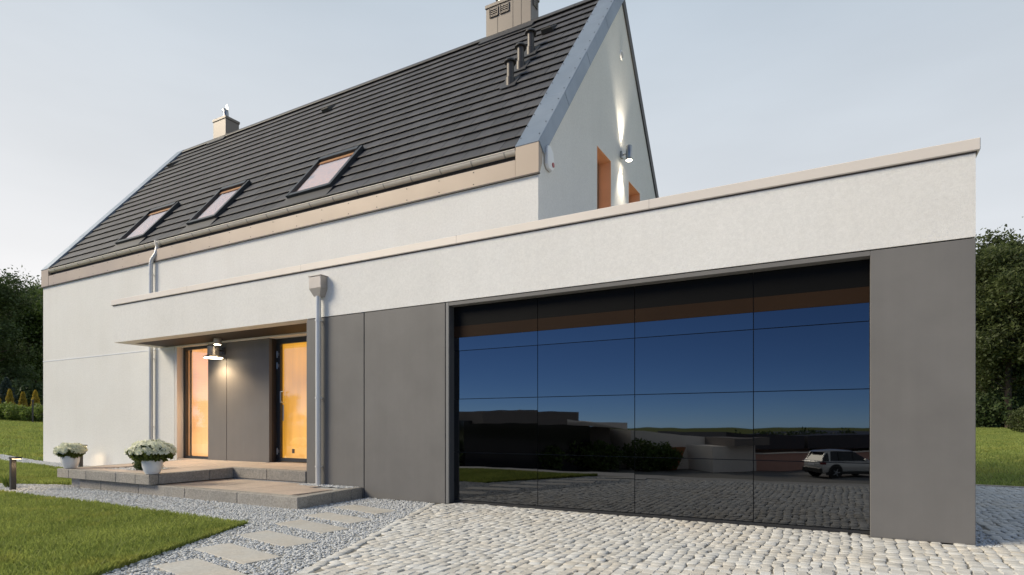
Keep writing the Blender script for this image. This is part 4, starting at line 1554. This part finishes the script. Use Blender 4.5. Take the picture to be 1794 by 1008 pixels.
def leaf_ball(name, part, x, y, z, rx, ry, rz_, n, size, mat, label, cat, group=None, trunk=None, lumpy=.18):
    r = empty(name, (x, y, z))
    tag(r, label, cat, group)
    d = RNG.normal(size=(n, 3))
    d /= np.linalg.norm(d, axis=1)[:, None]
    rad = RNG.uniform(.25, 1, n) ** .45
    ph = RNG.uniform(0, 6, 3)
    wob = 1 + lumpy * np.sin(d[:, 0] * 4 + ph[0]) * np.sin(d[:, 1] * 5 + ph[1]) + lumpy * .6 * np.sin(d[:, 2] * 7 + ph[2] + d[:, 0] * 6)
    P = np.array([x, y, z + rz_ * .95]) + d * (rad * wob)[:, None] * np.array([rx, ry, rz_])
    P = P[P[:, 2] > z + .01]
    V, Q = leaf_quads(P, size * np.ones(len(P)))
    tag(big_mesh(part, V, Q, mat, r, origin=(x, y, z)), kind='stuff')
    st_ = MB()
    for k in range(5):
        a = k * 1.3
        st_.tube((x + .02 * rx * math.cos(a), y + .02 * rx * math.sin(a), z), (x + .6 * rx * math.cos(a), y + .6 * ry * math.sin(a), z + rz_ * 1.3), .035 * rx + .004, .012 * rx + .002, 6)
    st_.build('stem', 'bark', r)
    return r


leaf_ball('dwarf_shrub', 'foliage', -10.02, 5.62, .285, .26, .22, .13, 1800, .022, 'leaf_dark', 'dark low dwarf shrub in the gravel square behind the front flower pot', 'shrub')

# ================================================================== TREES AND PLANTING
def skeleton_tree(hh, r0, nl, spread, conifer=False):
    """trunk and limbs as one mesh, limb tips returned for the leaf clumps"""
    b = MB()
    tips = []
    top = Vector((random.uniform(-.3, .3), random.uniform(-.3, .3), hh * .92))
    n = 6
    pts = [Vector((math.sin(i * 1.3) * .08 * i, math.cos(i * 1.7) * .07 * i, hh * .92 * i / n)) for i in range(n + 1)]
    for i in range(n):
        b.tube(pts[i], pts[i + 1], r0 * (1 - i / n * .85), r0 * (1 - (i + 1) / n * .85), 9, caps=(i == 0))
    for k in range(nl):
        f = random.uniform(.18, .95)
        i = min(int(f * n), n - 1)
        p = pts[i].lerp(pts[i + 1], f * n - i)
        a = k * 2.399 + random.uniform(-.4, .4)
        if conifer:
            L = spread * (1.05 - f) * random.uniform(.8, 1.1) + .3
            e = p + Vector((math.cos(a) * L, math.sin(a) * L, -.12 * L))
        else:
            L = spread * (1 - .62 * abs(f - .42)) * random.uniform(.55, 1.05)
            e = p + Vector((math.cos(a) * L, math.sin(a) * L, L * random.uniform(.15, .75)))
        m = p.lerp(e, .5) + Vector((0, 0, .08 * L))
        rr = r0 * .32 * (1 - f * .6)
        b.tube(p, m, rr, rr * .6, 6, False)
        b.tube(m, e, rr * .6, rr * .15, 6, False)
        tips += [e, m.lerp(e, .5), m] if not conifer else [e, m.lerp(e, .5), m, p.lerp(m, .5)]
    tips.append(pts[-1])
    return b, tips


def tree_proto(name, hh, r0, nl, spread, mat, leaf, per, clump, conifer=False, flat=.8):
    t = empty(name)
    b, tips = skeleton_tree(hh, r0, nl, spread, conifer)
    b.build('trunk', 'bark', t)
    cs_ = []
    for e in tips:
        k = per + random.randrange(-per // 3, per // 3)
        d = RNG.normal(size=(k, 3)) * np.array([clump, clump, clump * flat]) * random.uniform(.7, 1.2) * .55
        cs_.append(np.array(e) + d)
    P = np.concatenate(cs_)
    V, Q = leaf_quads(P, leaf * np.ones(len(P)), .3)
    tag(big_mesh('crown', V, Q, mat, t), kind='stuff')
    return t


random.seed(21)
protos = {
    'dark': tree_proto('spreading_tree', 12.5, .22, 46, 3.6, 'leaf_dark', .12, 180, 1.0),
    'mid': tree_proto('leafy_tree', 12.0, .20, 50, 3.2, 'leaf_mid', .115, 180, .95),
    'olive': tree_proto('broad_tree', 13.0, .24, 54, 3.8, 'leaf_olive', .12, 200, 1.0),
    'pine': tree_proto('pine_tree', 14.0, .20, 60, 2.6, 'leaf_dark', .115, 110, .85, True, .5),
}
used = set()


def place_tree(kind, x, y, s, rz_, label, group):
    p = protos[kind]
    if kind in used:
        o_ = copy_tree(p)
    else:
        o_ = p
        used.add(kind)
    o_.location = (x, y, float(gz(x, y)) - .05)
    o_.rotation_euler = (0, 0, rz_)
    o_.scale = (s * random.uniform(.95, 1.1), s * random.uniform(.95, 1.1), s)
    tag(o_, label, 'tree', group)
    return o_


def dirpt(px, depth):
    a = math.atan2(579, 1037.5)
    k = (px - 897) / 1037.5
    return ((math.cos(a) * k - math.sin(a)) * depth, (math.sin(a) * k + math.cos(a)) * depth)


LG = 'trees behind the left lawn'
for kind, px, d, s, lab in (
        ('dark', -22, 40, .78, 'dark spreading tree cut by the left edge of the picture'),
        ('pine', 8, 44, .76, 'dark pine standing furthest left above the small blue spruce'),
        ('dark', 22, 50, .84, 'dark crowned tree behind the left lawn, between pine and bright green tree'),
        ('mid', 56, 45, .84, 'brighter green leafy tree rising beside the left house corner'),
        ('pine', 66, 55, .98, 'tall thin topped pine just left of the roof end'),
        ('mid', 92, 47, .84, 'green leafy tree half hidden behind the left house wall'),
        ('dark', 40, 60, .98, 'dark tree at the back of the left wood'),
        ('mid', 30, 47, .80, 'green tree in the middle of the left wood behind the spruce'),
        ('dark', 4, 52, .86, 'dark round crowned tree at the back left of the wood'),
        ('olive', -5, 58, .92, 'olive green tree at the far left back of the wood')):
    x, y = dirpt(px, d)
    place_tree(kind, x, y, s, px * .7, lab, LG)
RG = 'trees behind the garage'
for kind, px, d, s, lab in (
        ('olive', 1722, 44, 1.06, 'olive green tree directly behind the garage corner'),
        ('olive', 1768, 41, 1.0, 'broad olive tree in the middle of the right hand wood'),
        ('dark', 1745, 52, 1.18, 'tall dark tree whose tip stands above the right wood'),
        ('olive', 1815, 43, 1.08, 'olive tree at the right edge of the picture'),
        ('dark', 1700, 50, 1.05, 'dark tree mostly hidden behind the garage wall'),
        ('dark', 1790, 55, 1.1, 'dark tree behind the right edge bush')):
    x, y = dirpt(px, d)
    place_tree(kind, x, y, s, px * .3, lab, RG)
for k, (px, d) in enumerate(((-70, 44), (-135, 47), (-200, 43), (-290, 46), (-400, 44), (-540, 47))):
    x, y = dirpt(px, d)
    place_tree(('mid', 'dark', 'olive')[k % 3], x, y, .80 + .06 * (k % 3), k * 1.9,
               'tree of the left wood beyond the picture edge, %s from the edge' % ('first', 'second', 'third', 'fourth', 'fifth', 'sixth')[k], LG)
for k, (px, d) in enumerate(((1880, 44), (1960, 47), (2060, 43), (2180, 46), (2340, 44))):
    x, y = dirpt(px, d)
    place_tree(('olive', 'dark', 'mid')[k % 3], x, y, .98 + .06 * (k % 3), k * 1.7,
               'tree of the right wood beyond the picture edge, %s from the edge' % ('first', 'second', 'third', 'fourth', 'fifth')[k], RG)
# undergrowth hiding the trunks
for k, (px, d) in enumerate(((1712, 43), (1735, 42), (1762, 43), (1790, 42), (1815, 43))):
    x, y = dirpt(px, d)
    leaf_ball('undergrowth_bush', 'foliage', x, y, float(gz(x, y)) - .1, 1.5, 1.5, 1.2 + .3 * (k % 2), 2200, .13, 'leaf_dark',
              'dark bush at the foot of the right hand trees, %s from the garage corner' % ('first', 'second', 'third', 'fourth', 'fifth')[k], 'bush', 'bushes under the right hand trees')
x, y = dirpt(1796, 33)
leaf_ball('round_bush', 'foliage', x, y, float(gz(x, y)) - .05, .75, .75, .75, 2600, .07, 'leaf_olive', 'round clipped bush standing on the lawn at the right edge', 'bush')
for k, (px, d) in enumerate(((-12, 40), (14, 39), (36, 41), (60, 40), (80, 40))):
    x, y = dirpt(px, d)
    leaf_ball('undergrowth_bush', 'foliage', x, y, float(gz(x, y)) - .1, 1.6, 1.6, 1.3, 2200, .13, 'leaf_red' if k == 2 else 'leaf_dark',
              ('dark bush at the left picture edge under the trees', 'dark bush behind the blue spruce', 'dark purple leaved bush behind the yellow conifers', 'dark bush behind the last yellow conifer', 'dark bush hidden by the left house corner')[k], 'bush', 'bushes under the left trees')


def cone_tree(name, px, d, hh, rr, mat, n, leaf, label, cat, group=None):
    x, y = dirpt(px, d)
    z = float(gz(x, y)) - .03
    r = empty(name, (x, y, z))
    tag(r, label, cat, group)
    t = RNG.uniform(0, 1, n) ** .8
    a = RNG.uniform(0, 6.283, n)
    tier = .75 + .25 * np.abs(np.sin(t * 16))
    rad = rr * (1 - t) ** .8 * RNG.uniform(.55, 1.0, n) ** .5 * tier + .02
    P = np.stack([x + rad * np.cos(a), y + rad * np.sin(a), z + .08 + t * (hh - .1)], 1)
    V, Q = leaf_quads(P, leaf * np.ones(n))
    tag(big_mesh('foliage', V, Q, mat, r, origin=(x, y, z)), kind='stuff')
    MB().tube((x, y, z), (x, y, z + hh * .8), .03, .01, 7).build('trunk', 'bark', r)


cone_tree('blue_spruce', 11, 36, 2.35, .85, 'leaf_blue', 3200, .085, 'small blue spruce in front of the dark left wood', 'conifer')
for k, px in enumerate((-6, 17, 40, 62)):
    cone_tree('golden_conifer', px, 33.0, 1.55 + .12 * (k % 2), .36, 'leaf_yellow', 1900, .055,
              ('golden conifer cut by the left picture edge', 'golden conifer, second from the left, below the blue spruce', 'golden conifer, third from the left', 'golden conifer beside the thin dark post near the house')[k], 'conifer', 'row of golden conifers')
for k, px in enumerate((-8, 8, 24, 38, 52, 66, 80)):
    x, y = dirpt(px, 31.5 + .4 * (k % 2))
    leaf_ball('low_shrub', 'foliage', x, y, float(gz(x, y)) - .04, .55, .5, .40 + .10 * ((k * 3) % 4) / 3, 1100, .06, 'leaf_shrub',
              'low light green shrub before the golden conifers, %s from the left' % ('first', 'second', 'third', 'fourth', 'fifth', 'sixth', 'seventh')[k], 'shrub', 'low shrubs along the lawn')
x, y = dirpt(57.5, 30.5)
gpz = float(gz(x, y))
fp = empty('garden_post', (x, y, gpz))
tag(fp, 'thin dark post among the shrubs near the left house corner', 'post')
MB().tube((x, y, gpz - .1), (x, y, gpz + 1.12), .035, n=10).build('shaft', 'dark_metal', fp, smooth=True)
MB().lathe([(.045, 1.12), (.045, 1.15), (0, 1.18)], (x, y, gpz), 10).build('cap', 'dark_metal', fp, smooth=True)
# tuft of tall grass by the first bollard
tu = empty('grass_tuft', (-12.22, 4.55, 0))
tag(tu, 'tuft of long yellow green grass at the left picture edge by the bollard', 'grass tuft')
n = 90
a = RNG.uniform(0, 6.283, n)
ln = RNG.uniform(.10, .26, n)
sp = RNG.uniform(.1, .6, n) * ln
x0, y0 = -12.22 + RNG.normal(0, .03, n), 4.55 + RNG.normal(0, .03, n)
p0 = np.stack([x0 - .003, y0, np.zeros(n)], 1)
p1 = np.stack([x0 + .003, y0, np.zeros(n)], 1)
p2 = np.stack([x0 + .4 * sp * np.cos(a) + .003, y0 + .4 * sp * np.sin(a), ln * .6], 1)
p3 = np.stack([x0 + sp * np.cos(a), y0 + sp * np.sin(a), ln], 1)
tag(big_mesh('tuft_blades', np.stack([p0, p1, p2, p3], 1).reshape(-1, 3), np.arange(4 * n).reshape(n, 4), 'leaf_shrub', tu, origin=(-12.22, 4.55, 0)), kind='stuff')

# ================================================================== ACROSS THE STREET (seen in the glass door)
ZR = float(gz(0, -30))                                  # street level
def refl(px, depth, plane=DY):
    """ground position whose mirror image in the door stands at that column and depth"""
    x, y = dirpt(px, depth)
    return x, 2 * plane - y


def wall_between(b, p, q, z0, z1, th=.3, z1b=None):
    p, q = Vector((p[0], p[1], 0)), Vector((q[0], q[1], 0))
    n = Vector((q.y - p.y, p.x - q.x, 0)).normalized() * th
    z1b = z1 if z1b is None else z1b
    return b.hexa([(p.x, p.y, z0), (q.x, q.y, z0), (q.x + n.x, q.y + n.y, z0), (p.x + n.x, p.y + n.y, z0),
                   (p.x, p.y, z1), (q.x, q.y, z1b), (q.x + n.x, q.y + n.y, z1b), (p.x + n.x, p.y + n.y, z1)])


zat = lambda py, d: CAM_H + (744 - (py - (2 if d < 50 else 24))) / 1037.5 * d
# angular concrete house
D1 = 46
ab = empty('angular_house', (*refl(980, D1), ZR))
tag(ab, 'angular grey concrete house mirrored in the left half of the garage door', 'house')
A, B_, C_, D_ = refl(760, 43), refl(892, D1), refl(1048, D1), refl(1168, D1 + 2)
b = MB()
wall_between(b, A, refl(945, D1), ZR, zat(742, D1), -8)
b.build('glazed_block', 'car_glass', ab)
b = MB()
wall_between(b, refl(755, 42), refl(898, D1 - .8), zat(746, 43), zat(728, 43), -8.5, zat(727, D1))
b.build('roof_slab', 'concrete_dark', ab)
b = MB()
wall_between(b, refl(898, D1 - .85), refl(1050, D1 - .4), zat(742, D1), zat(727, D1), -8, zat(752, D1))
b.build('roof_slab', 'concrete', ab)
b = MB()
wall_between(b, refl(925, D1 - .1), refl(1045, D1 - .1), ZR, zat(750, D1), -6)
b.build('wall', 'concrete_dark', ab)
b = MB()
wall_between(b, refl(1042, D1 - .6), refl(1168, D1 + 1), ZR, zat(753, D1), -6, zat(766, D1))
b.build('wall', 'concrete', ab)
for (p0_, p1_, y0_, y1_, dd) in ((948, 1000, 773, 792, -.3), (1077, 1096, 778, 800, -.75), (1147, 1166, 794, 805, .1)):
    b = MB()
    wall_between(b, refl(p0_, D1 + dd), refl(p1_, D1 + dd), zat(y1_, D1), zat(y0_, D1), -.2)
    b.build('window', 'car_glass', ab)
for k in range(5):
    b = MB()
    pxm = 815 + k * 24
    wall_between(b, refl(pxm, 43.2 + k * .5), refl(pxm + 2, 43.2 + k * .5), ZR, zat(745, 44), -.1)
    b.build('mullion', 'concrete_dark', ab)
# dark roofed hall to the right
hl = empty('dark_hall', (*refl(1350, 60), ZR))
tag(hl, 'long dark roofed hall mirrored in the right half of the garage door', 'building')
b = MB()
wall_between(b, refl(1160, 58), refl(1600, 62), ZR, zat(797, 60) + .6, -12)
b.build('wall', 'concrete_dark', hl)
b = MB()
pr = [refl(1150, 57), refl(1260, 58), refl(1440, 60), refl(1480, 60.5), refl(1620, 62)]
hz = [zat(778, 57), zat(784, 58), zat(778, 60), zat(792, 60), zat(794, 62)]
for i in range(4):
    wall_between(b, pr[i], pr[i + 1], zat(800, 60), hz[i], -13, hz[i + 1])
b.build('roof', 'dark_roof', hl)
b = MB()
wall_between(b, refl(1200, 57.2), refl(1590, 61.2), zat(806, 60), zat(800, 60), -.2)
b.build('window_band', 'car_glass', hl)
# garden wall, corten stair, white block
gw = empty('garden_wall', (*refl(1300, 40), ZR))
tag(gw, 'low pink garden wall mirrored in the garage door behind the car', 'wall')
MBw = MB()
wall_between(MBw, refl(1252, 39), refl(1700, 43.5), ZR, ZR + 1.15, -.3)
MBw.build('wall', 'pink_wall', gw)
MBw = MB()
wall_between(MBw, refl(1250, 38.95), refl(1702, 43.45), ZR + 1.151, ZR + 1.21, -.36)
MBw.build('coping', 'concrete', gw)
wb = empty('white_block', (*refl(1220, 43), ZR))
tag(wb, 'pale flat roofed block mirrored beside the pink wall', 'building')
b = MB()
wall_between(b, refl(1185, 42), refl(1258, 43), ZR, ZR + 1.75, -4)
b.build('wall', 'concrete', wb)
b = MB()
wall_between(b, refl(1226, 41.6), refl(1284, 42.2), ZR + 1.76, ZR + 2.25, -4)
b.build('roof_slab', 'concrete_dark', wb)
cr = empty('steel_ramp', (*refl(1185, 40), ZR))
tag(cr, 'rust orange steel ramp wall mirrored beside the bushes', 'ramp')
b = MB()
p0_, p1_ = refl(1168, 40), refl(1202, 40)
n_ = Vector((p1_[0] - p0_[0], p1_[1] - p0_[1], 0))
perp = Vector((n_.y, -n_.x, 0)).normalized() * 1.2
b.poly([(p0_[0], p0_[1], ZR), (p0_[0] + n_.x * .45, p0_[1] + n_.y * .45, ZR), (p1_[0], p1_[1], ZR + 1.6), (p0_[0] + n_.x * .3, p0_[1] + n_.y * .3, ZR + 1.6),
        (p0_[0] + perp.x, p0_[1] + perp.y, ZR), (p0_[0] + n_.x * .45 + perp.x, p0_[1] + n_.y * .45 + perp.y, ZR), (p1_[0] + perp.x, p1_[1] + perp.y, ZR + 1.6), (p0_[0] + n_.x * .3 + perp.x, p0_[1] + n_.y * .3 + perp.y, ZR + 1.6)],
       [(0, 1, 2, 3), (7, 6, 5, 4), (0, 4, 5, 1), (1, 5, 6, 2), (2, 6, 7, 3), (3, 7, 4, 0)])
b.build('wall', 'corten', cr)
for k, (px, d, s) in enumerate(((795, 37, 1.25), (850, 38, 1.3), (900, 38.5, 1.2), (960, 38, 1.15), (1010, 39, 1.35), (1055, 38, 1.2), (1125, 39, 1.3), (1160, 39.5, 1.1))):
    x, y = refl(px, d)
    leaf_ball('street_bush', 'foliage', x, y, ZR, 1.1 * s, 1.0 * s, .85 * s, 1500, .13, 'leaf_mid',
              'green bush across the street, %s in the door reflection from its left end' % ('first', 'second', 'third', 'fourth', 'fifth', 'sixth', 'seventh', 'eighth')[k], 'bush', 'bushes across the street')
for k, (px, d, s) in enumerate(((1300, 49, 1.2), (1345, 50, 1.3), (1395, 49, 1.35), (1440, 50, 1.3), (1490, 49, 1.3), (1540, 50, 1.3))):
    x, y = refl(px, d)
    leaf_ball('garden_bush', 'foliage', x, y, ZR, 1.5 * s, 1.3 * s, 1.0 * s, 1500, .15, 'leaf_dark',
              'dark bush behind the pink wall, %s in the door reflection from its left' % ('first', 'second', 'third', 'fourth', 'fifth', 'sixth')[k], 'bush', 'dark bushes behind the pink wall')
# distant trees seen in the entrance glass
TG = 'trees far across the street'
for k in range(7):
    px = 250 + k * 62
    x, y = refl(px, 62 + 3 * (k % 2), 7.5)
    place_tree(('mid', 'olive')[k % 2], x, y, .42 + .05 * ((k * 5) % 3), k * 1.1,
               'tree mirrored in the entrance glass, %s of the row from the left' % ('first', 'second', 'third', 'fourth', 'fifth', 'sixth', 'seventh')[k], TG)

# parked car ------------------------------------------------------------------------
def make_car(loc, rz_):
    c = empty('parked_car', (0, 0, 0))
    # stations along the length: x, half width low, half width high, floor, beltline
    st_ = [(-2.12, .70, .66, .42, .92), (-2.02, .84, .80, .32, 1.00), (-1.45, .90, .86, .26, 1.02), (0.0, .91, .87, .24, 1.00), (1.0, .90, .86, .26, .99), (1.35, .89, .82, .28, .98), (1.95, .82, .70, .34, .90), (2.18, .62, .52, .42, .76)]
    V, F = [], []
    for (x, wl, wh, z0, z1) in st_:
        ring = [(x, -wl * .92, z0), (x, -wl, z0 + .12), (x, -wl, (z0 + z1) / 2 + .08), (x, -wh, z1 - .04), (x, -wh * .9, z1), (x, wh * .9, z1), (x, wh, z1 - .04), (x, wl, (z0 + z1) / 2 + .08), (x, wl, z0 + .12), (x, wl * .92, z0)]
        V += ring
    m = 10
    for i in range(len(st_) - 1):
        F += [(i * m + j, i * m + (j + 1) % m, (i + 1) * m + (j + 1) % m, (i + 1) * m + j) for j in range(m)]
    F += [tuple(range(m)), tuple(range(len(V) - 1, len(V) - m - 1, -1))]
    MB().poly(V, F).build('body', 'car_paint', c, smooth=True)
    # cabin: glass box under a painted roof
    cab = [(-2.00, .99, .80), (-1.78, 1.56, .66), (.15, 1.60, .66), (1.05, .985, .80)]
    V, F = [], []
    for (x, z, w) in cab:
        V += [(x, -w, z), (x, w, z)]
    b = MB()
    b.poly([(-2.0, -.80, .97), (1.05, -.80, .97), (1.05, .80, .97), (-2.0, .80, .97), (-1.62, -.64, 1.50), (.05, -.66, 1.53), (.05, .66, 1.53), (-1.62, .64, 1.50)],
           [(3, 2, 1, 0), (4, 5, 6, 7), (0, 1, 5, 4), (1, 2, 6, 5), (2, 3, 7, 6), (3, 0, 4, 7)])
    b.build('windows', 'car_glass', c, bevel=.03)
    rf = MB()
    rf.poly([(-1.86, -.655, 1.500), (.06, -.665, 1.535), (.06, .665, 1.535), (-1.86, .655, 1.500), (-1.60, -.54, 1.575), (-.15, -.55, 1.595), (-.15, .55, 1.595), (-1.60, .54, 1.575)],
            [(3, 2, 1, 0), (4, 5, 6, 7), (0, 1, 5, 4), (1, 2, 6, 5), (2, 3, 7, 6), (3, 0, 4, 7)])
    rf.build('roof', 'car_paint', c, bevel=.03, smooth=True)
    for sy in (-1, 1):
        p_ = MB()
        for (xa, xb) in ((-1.02, -.92), (-.08, .02)):
            p_.hexa([(xa, sy * .79, .97), (xb, sy * .79, .97), (xb, sy * .815, .97), (xa, sy * .815, .97), (xa, sy * .65, 1.52), (xb, sy * .65, 1.52), (xb, sy * .672, 1.52), (xa, sy * .672, 1.52)])
        p_.build('pillar', 'car_black' if sy < 0 else 'car_black', c)
        q = MB()
        q.hexa([(-2.0, sy * .70, .95), (-1.55, sy * .82, .95), (-1.55, sy * .80, .95), (-2.0, sy * .66, .95), (-1.72, sy * .62, 1.51), (-1.45, sy * .67, 1.51), (-1.45, sy * .645, 1.51), (-1.72, sy * .58, 1.51)])
        q.build('rear_pillar', 'car_paint', c)
        MB().box(-2.10, -1.86, sy * .78 - .12, sy * .78 + .12, .80, .94).build('tail_light', 'tail', c, bevel=.02)
        MB().box(1.98, 2.12, sy * .56 - .12, sy * .56 + .12, .66, .78).build('headlight', 'white_plastic', c, bevel=.02)
        MB().box(.62, .80, sy * .92 - .08, sy * .92 + .08, .98, 1.10).build('mirror', 'car_paint', c, bevel=.03)
        MB().box(-1.9, 1.9, sy * .90 - .02, sy * .90 + .02, .22, .40).build('sill_trim', 'car_black', c, bevel=.01)
        for xw in (-1.30, 1.32):
            w = empty('wheel', (xw, sy * .80, .35), parent=c)
            MB().tube((xw, sy * .79, .40), (xw, sy * .915, .40), .43, n=24).build('wheel_arch', 'car_black', w)
            MB().tube((xw, sy * .70, .35), (xw, sy * .935, .35), .35, n=28).build('tyre', 'tyre', w, smooth=True)
            rm = MB()
            rm.tube((xw, sy * .936, .35), (xw, sy * .945, .35), .10, n=12)
            for k in range(5):
                a = k * 1.2566
                rm.tube((xw, sy * .942, .35), (xw + .22 * math.cos(a), sy * .942, .35 + .22 * math.sin(a)), .03, n=6)
            rm.build('rim', 'steel', w)
    MB().box(-2.17, -1.98, -.80, .80, .32, .60).build('rear_bumper', 'car_black', c, bevel=.03)
    MB().box(2.0, 2.20, -.62, .62, .34, .56).build('front_bumper', 'car_black', c, bevel=.03)
    MB().box(-2.135, -2.11, -.26, .26, .72, .84).build('number_plate', 'white_plastic', c)
    c.location = loc
    c.rotation_euler = (0, 0, rz_)
    tag(c, 'white compact off-road car parked on the street, mirrored in the garage door', 'car')
    return c


cxx, cyy = refl(1478, 35.0)
make_car((cxx, cyy, ZR - .015), R(-38))
